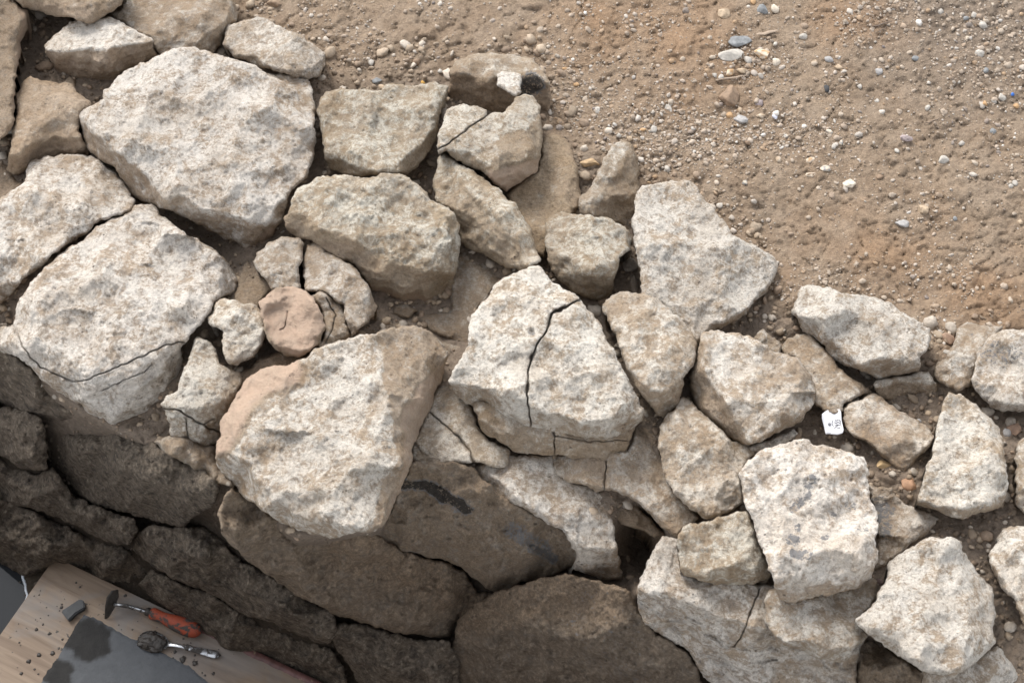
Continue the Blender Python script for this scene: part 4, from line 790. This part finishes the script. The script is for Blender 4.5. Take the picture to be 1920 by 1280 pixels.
# ------------------------------------------------------------------ paper tag
def paper_tag():
    corners = P('1541,776 1550,769 1574,767 1577,772 1578,788 1582,806 1580,812 1570,815 1559,814 1552,813 1548,814 1545,800 1541,785')
    rim = resample(corners, 3.0); lo, hi = rim.min(0), rim.max(0)
    gx, gy = np.meshgrid(np.arange(lo[0], hi[0], 3.), np.arange(lo[1], hi[1], 3.)); g = np.stack([gx.ravel(), gy.ravel()], 1)
    g = g[inside(g, rim)]; d, _ = seg_dist(g, np.vstack([rim, rim[:1]])); g = g[d > 1.6]
    res = delaunay_2d_cdt([Vector(q) for q in np.vstack([rim, g])], [], [list(range(len(rim)))], 1, 1e-4)
    vv = np.array([(q.x, q.y) for q in res[0]])
    def hz(u, v): return 34 - (v - 790) * .25 + 1.4 * perlin(p3(u, v, 13., 3.)) + 3.5 * ((u - 1561) / 20) ** 2
    V = unproject(vv[:, 0], vv[:, 1], hz(vv[:, 0], vv[:, 1]) / 1000)
    root = bpy.data.objects.new('paper_tag', None); COL.objects.link(root); org = V[np.argmin(V[:, 2])]; root.location = org
    tag(root, 'white paper tag handwritten with a number, propped between the stones', 'tag')
    me = mesh_from('paper', V - org, [tuple(f_) for f_ in res[2]])
    o = link('paper', me, plain('paper', (.84, .84, .87), .6, var=.05, scale=90, bmp=.25), root)
    sm = o.modifiers.new('thick', 'SOLIDIFY'); sm.thickness = .0007; sm.offset = -1
    ink = plain('ink', (.03, .03, .035), .5, var=.1)
    def surf(u, v, l=1.1):
        u = np.atleast_1d(np.asarray(u, float)); v = np.atleast_1d(np.asarray(v, float))
        p_ = unproject(u, v, hz(u, v) / 1000); return p_ - raydir(u, v) * l / 1000 - org
    def stroke(name, pl, wd=.55):
        q = resample(P(pl), 1.2, closed=False)
        ob = tube(name, surf(q[:, 0], q[:, 1]) , wd / 1000, ink, root, seg=5, loc=(0, 0, 0), flat=.5); return ob
    # the digits read upwards: each drawn in a small box, x along the writing (up the photo), y across
    G = {'2': '0,.2 .1,.02 .5,0 .72,.2 .6,.5 0,1 .85,.95', '4': '.35,0 .05,.6 .85,.58|.6,.25 .62,1.05', '5': '.8,.02 .2,.05 .15,.42 .6,.4 .75,.7 .45,1 .05,.92'}
    def glyph(ch, a0, wid):
        for part in G[ch].split('|'):
            q = P(part); al = a0 + q[:, 0] * wid; ac = q[:, 1] * 9.5
            u = 1564.5 + ac + (al * .06); v = 803 - al + ac * .04
            stroke('digit', [(x, y) for x, y in zip(u, v)], .55)
    for ch, a0 in (('2', 0), ('4', 4.6), ('5', 9.4), ('5', 14.0)): glyph(ch, a0, 3.9)
    stroke('bracket_line', '1562,788 1560,792 1560.5,796 1563,799', .45); stroke('bracket_line', '1576,788 1576,796 1578,800', .45)
    c = surf(1555, 795, .6)[0]
    tube('eyelet', [c - np.array([0, 0, .0002]), c + np.array([0, -.0004, .0008])], [.0031, .0026], plain('eyelet', (.25, .25, .26), .5), root, seg=14, loc=(0, 0, 0))
paper_tag()

# ------------------------------------------------------------------ trench floor: puddle, board and tools
ZB = -0.636
def bp(u, v, h=0.0): return unproject([u], [v], [ZB + h])[0]
def flatpoly(name, pl, z0, thick, mat, parent=None, rough=.0, step=5.0, seedn=1.0, jit=0.0, mask=None, loc=None):
    rim = resample(P(pl), step)
    if jit: rim = rim + np.stack([fbm(p3(rim[:, 0], rim[:, 1], 14., seedn), 3), fbm(p3(rim[:, 0], rim[:, 1], 14., seedn + 5), 3)], 1) * jit
    lo, hi = rim.min(0), rim.max(0); gx, gy = np.meshgrid(np.arange(lo[0], hi[0], step), np.arange(lo[1], hi[1], step)); g = np.stack([gx.ravel(), gy.ravel()], 1)
    g = g[inside(g, rim)]; d, _ = seg_dist(g, np.vstack([rim, rim[:1]])); g = g[d > step * .6]; n = len(rim)
    res = delaunay_2d_cdt([Vector(q) for q in np.vstack([rim, g])], [], [list(range(n))], 1, 1e-4)
    vv = np.array([(q.x, q.y) for q in res[0]]); d, _ = seg_dist(vv, np.vstack([rim, rim[:1]]))
    h = thick * smooth01((d + 1.5) / 7) + rough * fbm(p3(vv[:, 0], vv[:, 1], 18., seedn), 4) * smooth01(d / 8)
    V = unproject(vv[:, 0], vv[:, 1], z0 + h); org = V.mean(0) if loc is None else np.array(loc)
    me = mesh_from(name, V - org, [tuple(f_) for f_ in res[2]])
    if mask is not None:
        m = mask(vv[:, 0], vv[:, 1]); set_color(me, 'mask', np.stack([m, m, m, np.ones_like(m)], 1))
    o = link(name, me, mat, parent, loc=org)
    return o
def wood():
    m, t, b = nodes('plywood')
    tc = N(t, 'ShaderNodeTexCoord').outputs['Object']
    mp = N(t, 'ShaderNodeMapping'); mp.inputs['Scale'].default_value = (3.2, 42, 42); t.links.new(tc, mp.inputs['Vector'])
    g = noise(t, mp.outputs[0], 1.0, 5, .6, 1.2); big = noise(t, tc, 7, 4, .6, .6)
    c = mix(t, ramp(t, g, [(0.32, 0), (0.66, 1)]), (.165, .112, .073), (.285, .212, .148))
    c = mix(t, math_(t, 'MULTIPLY', ramp(t, big, [(0.50, 0), (0.66, 1)]), .65), c, (.21, .20, .19))
    sp = ramp(t, noise(t, tc, 70, 3, .5), [(0.69, 0), (0.72, 1)])
    c = mix(t, sp, c, (.05, .042, .035))
    t.links.new(c, b.inputs['Base Color']); b.inputs['Roughness'].default_value = .62
    bump(t, b, g, .35, .0015)
    return m
def mortar_mat():
    m, t, b = nodes('wet_mortar')
    pos = N(t, 'ShaderNodeNewGeometry').outputs['Position']; wet, _, _, _, _ = attr(t, 'mask')
    f_ = noise(t, pos, 45, 6, .65, .4); g = noise(t, pos, 240, 3, .6)
    c = mix(t, f_, (.090, .095, .102), (.145, .152, .161)); c = mix(t, wet, c, mix(t, f_, (.018, .017, .016), (.045, .042, .038)))
    b.inputs['Specular IOR Level'].default_value = .05
    t.links.new(c, b.inputs['Base Color']); t.links.new(ramp(t, wet, [(0, .85), (1, .8)]), b.inputs['Roughness'])
    bump(t, b, math_(t, 'ADD', f_, math_(t, 'MULTIPLY', g, .6)), .6, .003)
    return m
M_MUD = plain('wet_mud', (.055, .047, .040), .5, var=.4, scale=120, bmp=.8)
def trench_things():
    A0 = bp(103, 1043); e1 = bp(600, 1280) - A0; e1 /= np.linalg.norm(e1); e2 = bp(0, 1217) - A0
    e2 = e2 - (e2 @ e1) * e1; e2 /= np.linalg.norm(e2)
    root = bpy.data.objects.new('plywood_board', None); COL.objects.link(root)
    tag(root, 'muddy plywood board lying on the trench floor at the lower left', 'board')
    ang = math.atan2(e1[1], e1[0]); root.rotation_euler = (0, 0, ang); root.location = A0 + np.array([0, 0, -.018])
    bm = bmesh.new(); bmesh.ops.create_cube(bm, size=1.0)
    for q in bm.verts: q.co = Vector(((q.co.x + .5) * 1.15, (q.co.y - .5) * .62, (q.co.z + .5) * .018))
    bmesh.ops.bevel(bm, geom=list(bm.edges), offset=.0012, segments=2, affect='EDGES')
    me = bpy.data.meshes.new('panel'); bm.to_mesh(me); bm.free(); link('panel', me, wood(), root, smooth=False)
    # torn red-brown film along the far edge
    rs = np.random.RandomState(4); xs = np.linspace(.335, .75, 60); wd = .007 + .009 * np.abs(fbm(np.stack([xs * 28, xs * 0, xs * 0], 1), 3)) * smooth01((xs - .335) / .1) + .004
    V = []; F = []
    for x, w_ in zip(xs, wd): V += [(x, .0025, .004), (x, .0026, .0196), (x, -w_ * .6, .0206 + rs.uniform(0, .0008)), (x, -w_, .0186)]
    for k in range(len(xs) - 1):
        for q in range(3): F.append((k * 4 + q, k * 4 + 4 + q, k * 4 + 5 + q, k * 4 + 1 + q))
    link('edge_film', mesh_from('edge_film', np.array(V), F), plain('red_film', (.15, .072, .062), .5, var=.5, scale=70, dirt=(.30, .22, .15), dirt_at=.62, dirt_scale=60), root)
    # mortar
    o = flatpoly('mortar_patch', '157,1151 175,1156 213,1177 233,1190 263,1202 300,1221 353,1248 393,1280 450,1325 560,1395 0,1400 40,1335 77,1277 117,1217 147,1163', ZB + .0006, .004, mortar_mat(), rough=.0007, step=4., jit=3.0,
                 mask=lambda u, v: np.clip(smooth01((np.maximum(1 - ((u - 165) / 50) ** 2 - ((v - 1198) / 45) ** 2, 1 - ((u - 108) / 34) ** 2 - ((v - 1262) / 30) ** 2) + .35 * fbm(p3(u, v, 22., 4.), 3)) / .4), 0, 1) * .85)
    tag(o, 'grey wet mortar with a darker damp patch spread on the plywood board', 'mortar')
    # slate-like chip
    pts = P('117,1149 152,1126 160,1130 162,1143 145,1153 131,1167'); bm = bmesh.new(); vs = [bm.verts.new(bp(u, v, .001)) for u, v in pts]
    fc = bm.faces.new(vs); ex = bmesh.ops.extrude_face_region(bm, geom=[fc]); nv = [g for g in ex['geom'] if isinstance(g, bmesh.types.BMVert)]
    for q in nv: q.co += Vector((0, 0, .013))
    bmesh.ops.recalc_face_normals(bm, faces=bm.faces); bmesh.ops.bevel(bm, geom=list(bm.edges), offset=.0022, segments=2, affect='EDGES')
    me = bpy.data.meshes.new('slate_chip'); org = bp(140, 1147); 
    for q in bm.verts: q.co -= Vector(org)
    bm.to_mesh(me); bm.free(); o = link('slate_chip', me, plain('slate', (.036, .040, .044), .55, var=.35, scale=50, bmp=.6), smooth=False, loc=org)
    tag(o, 'flat dark grey chip lying at the corner of the grey mortar', 'chip')
    # hand hoe
    root = bpy.data.objects.new('hand_hoe', None); COL.objects.link(root); org = bp(290, 1152); root.location = org
    tag(root, 'small hand hoe with orange grip and muddy blade on the board', 'hand tool')
    steel = plain('muddy_steel', (.55, .56, .57), .28, 1.0, .1, 80, .15, dirt=(.06, .052, .045), dirt_at=.5, dirt_scale=55)
    p0, p1, p2, p3_ = bp(214, 1133, .026), bp(240, 1136, .022), bp(282, 1148, .017), bp(376, 1186, .019)
    tube('shaft', [p0 - org, (p0 + p1) / 2 - org + np.array([0, 0, .002]), p1 - org, (p1 + p2) / 2 - org, p2 - org + (p3_ - p2) * .05], [.0042, .0042, .0043, .0044, .0048], steel, root, seg=12, loc=(0, 0, 0))
    prof = [(0, .008), (.02, .0125), (.07, .0135), (.16, .0125), (.24, .0118), (.34, .0135), (.5, .0165), (.68, .0185), (.82, .0180), (.92, .0145), (.98, .008), (1.0, .002)]
    ts = np.linspace(0, 1, 30); rr = np.interp(ts, [a for a, _ in prof], [b for _, b in prof])
    grip = plain('orange_grip', (.38, .075, .034), .65, 0, .12, 60, .2, dirt=(.075, .066, .058), dirt_at=.49, dirt_scale=34)
    tube('handle', [p2 + (p3_ - p2) * t_ - org for t_ in ts], rr, grip, root, seg=20, loc=(0, 0, 0))
    tube('ferrule', [p2 - (p3_ - p2) * .10 - org, p2 - (p3_ - p2) * .06 - org, p2 + (p3_ - p2) * .02 - org], [.006, .0095, .009], M_MUD, root, seg=14, loc=(0, 0, 0))
    bl = [bp(199, 1160, .001), bp(205, 1156, .003), bp(216, 1137, .018), bp(223, 1118, .030), bp(222, 1105, .045), bp(212, 1107, .050), bp(203, 1120, .044), bp(200, 1138, .030)]
    bm = bmesh.new(); nrm_ = (p0 - p1) / np.linalg.norm(p0 - p1)
    fa = [bm.verts.new(q - org) for q in bl]; fb = [bm.verts.new(q - org + nrm_ * .0035) for q in bl]; bm.faces.new(fa); bm.faces.new(fb[::-1])
    for k in range(len(bl)): bm.faces.new((fa[k], fa[(k + 1) % len(bl)], fb[(k + 1) % len(bl)], fb[k]))
    bmesh.ops.recalc_face_normals(bm, faces=bm.faces); me = bpy.data.meshes.new('blade'); bm.to_mesh(me); bm.free()
    link('blade', me, M_MUD, root, smooth=False)
    # spoon
    root = bpy.data.objects.new('spoon', None); COL.objects.link(root); org = bp(335, 1212); root.location = org
    tag(root, 'steel spoon caked with mud, lying across the mortar edge', 'spoon')
    c0 = bp(287, 1202, .010); tip = bp(412, 1229, .004); ax = tip - c0; ax[2] = 0; L = np.linalg.norm(ax); ax /= L; sx = np.array([-ax[1], ax[0], 0])
    V = []; F = []; nr, ns = 9, 28
    for lay in (0, 1):
        for a in range(nr):
            for b in range(ns):
                w_ = 2 * math.pi * b / ns; rho = a / (nr - 1)
                x = math.cos(w_) * .034 * rho; y = math.sin(w_) * .0225 * rho * (1 - .12 * math.cos(w_)); zz = -.009 * (1 - rho * rho) - lay * .0013
                V.append(c0 + ax * x + sx * y + np.array([0, 0, zz]) - org)
    for lay in (0, 1):
        for a in range(nr - 1):
            for b in range(ns):
                q = [lay * nr * ns + a * ns + b, lay * nr * ns + a * ns + (b + 1) % ns, lay * nr * ns + (a + 1) * ns + (b + 1) % ns, lay * nr * ns + (a + 1) * ns + b]
                F.append(tuple(q) if lay else tuple(q[::-1]))
    for b in range(ns): F.append(((nr - 1) * ns + b, (nr - 1) * ns + (b + 1) % ns, nr * ns + (nr - 1) * ns + (b + 1) % ns, nr * ns + (nr - 1) * ns + b))
    link('bowl', mesh_from('bowl', np.array(V), F), steel, root)
    ts = np.linspace(0, 1, 24); hp = [c0 + ax * (.032 + (L - .032) * t_) + np.array([0, 0, .001 + .010 * math.sin(math.pi * min(1, t_ * 1.3)) * (1 - t_) - .004 * t_]) - org for t_ in ts]
    hw = np.interp(ts, [0, .08, .3, .7, .9, .97, 1], [.006, .0042, .0038, .0075, .0095, .0075, .002])
    tube('handle', hp, hw, steel, root, seg=12, loc=(0, 0, 0), flat=.22)
    bv, bf = ICO4
    for k, (u, v, r_) in enumerate([(283, 1200, .019), (296, 1206, .016), (291, 1212, .013), (352, 1213, .006), (272, 1205, .012)]):
        rs = np.random.RandomState(k); W_ = bv * (1 + .38 * fbm(bv * 1.6 + k * 7, 3))[:, None] * np.array([r_ * 1.15, r_, r_ * .55]) + bp(u, v, .008) - org
        link('mud_lump', mesh_from('mud_lump', W_, bf), M_MUD, root)
    # specks of mud on the board
    rs = np.random.RandomState(21); VV = []; FF = []; nb = 0; bv, bf = ICO2
    lst = [(73, 1227, 4), (93, 1187, 3), (99, 1224, 4), (54, 1239, 4), (65, 1254, 2), (117, 1198, 2), (343, 1236, 6), (366, 1243, 5), (235, 1116, 3), (68, 1179, 3), (110, 1215, 2), (40, 1262, 3), (150, 1100, 2), (176, 1085, 2), (400, 1262, 3), (328, 1222, 3), (115, 1138, 3)] + [(rs.uniform(20, 420), rs.uniform(1080, 1275), rs.uniform(.8, 2.0)) for _ in range(90)]
    for (u, v, r_) in lst:
        p_ = bp(u, v); loc = p_ - A0
        if not (.01 < loc @ e1 < 1.1 and .01 < loc @ e2 < .6): continue
        VV.append(bv * (1 + rs.uniform(-.3, .3, (len(bv), 1))) * np.array([r_, r_, r_ * .5]) * .0012 + p_ + np.array([0, 0, .0004])); FF.append(bf + nb); nb += len(bv)
    tag(link('mud_specks', mesh_from('mud_specks', np.vstack(VV), np.vstack(FF)), M_MUD), 'specks of dark mud spattered over the plywood board', 'mud', kind='stuff')
trench_things()
def puddle():
    ZW = -669.0
    m, t, b = nodes('puddle_water'); b.inputs['Base Color'].default_value = (.022, .024, .026, 1); b.inputs['Roughness'].default_value = .04; b.inputs['IOR'].default_value = 1.33
    pos = N(t, 'ShaderNodeNewGeometry').outputs['Position']; bump(t, b, noise(t, pos, 14, 2, .5), .05, .004)
    cu, cv = -55.0, 1135.0; ang = np.linspace(0, 2 * math.pi, 160, endpoint=False); R = np.zeros(160)
    for k, a in enumerate(ang):
        rr = np.linspace(20, 190, 140); zz = soil_z(cu + rr * math.cos(a), cv + rr * math.sin(a)) ; w_ = np.where(zz > ZW)[0]; R[k] = rr[w_[0]] if len(w_) else 190
    R = (R + np.roll(R, 1) + np.roll(R, -1)) / 3
    U, V_ = cu + (R + 9) * np.cos(ang), cv + (R + 9) * np.sin(ang)
    W3 = unproject(U, V_, np.full(160, ZW / 1000)); c = W3.mean(0)
    me = mesh_from('water', np.vstack([W3, c[None]]) - c, [(k, 160, (k + 1) % 160) for k in range(160)])
    bm = bmesh.new(); bm.from_mesh(me); bmesh.ops.recalc_face_normals(bm, faces=bm.faces)
    if sum(f_.normal.z for f_ in bm.faces) < 0: bmesh.ops.reverse_faces(bm, faces=bm.faces)
    bm.to_mesh(me); bm.free()
    tag(link('water', me, m, loc=c), kind='structure')
    fu, fv = cu + (R - 1) * np.cos(ang), cv + (R - 1) * np.sin(ang); F3 = unproject(fu, fv, np.full(160, (ZW + .6) / 1000))
    rad = .0024 + .0030 * np.abs(fbm(np.stack([ang * 9, ang * 0, ang * 0], 1), 3)); k0 = 128
    idx = [(k0 + k) % 160 for k in range(64)]
    o = tube('foam_rim', F3[idx], rad[idx], plain('foam', (.62, .66, .70), .35, var=.2), seg=6, flat=.6)
    tag(o, 'thin pale rim of foam round the dark puddle', 'foam')
puddle()
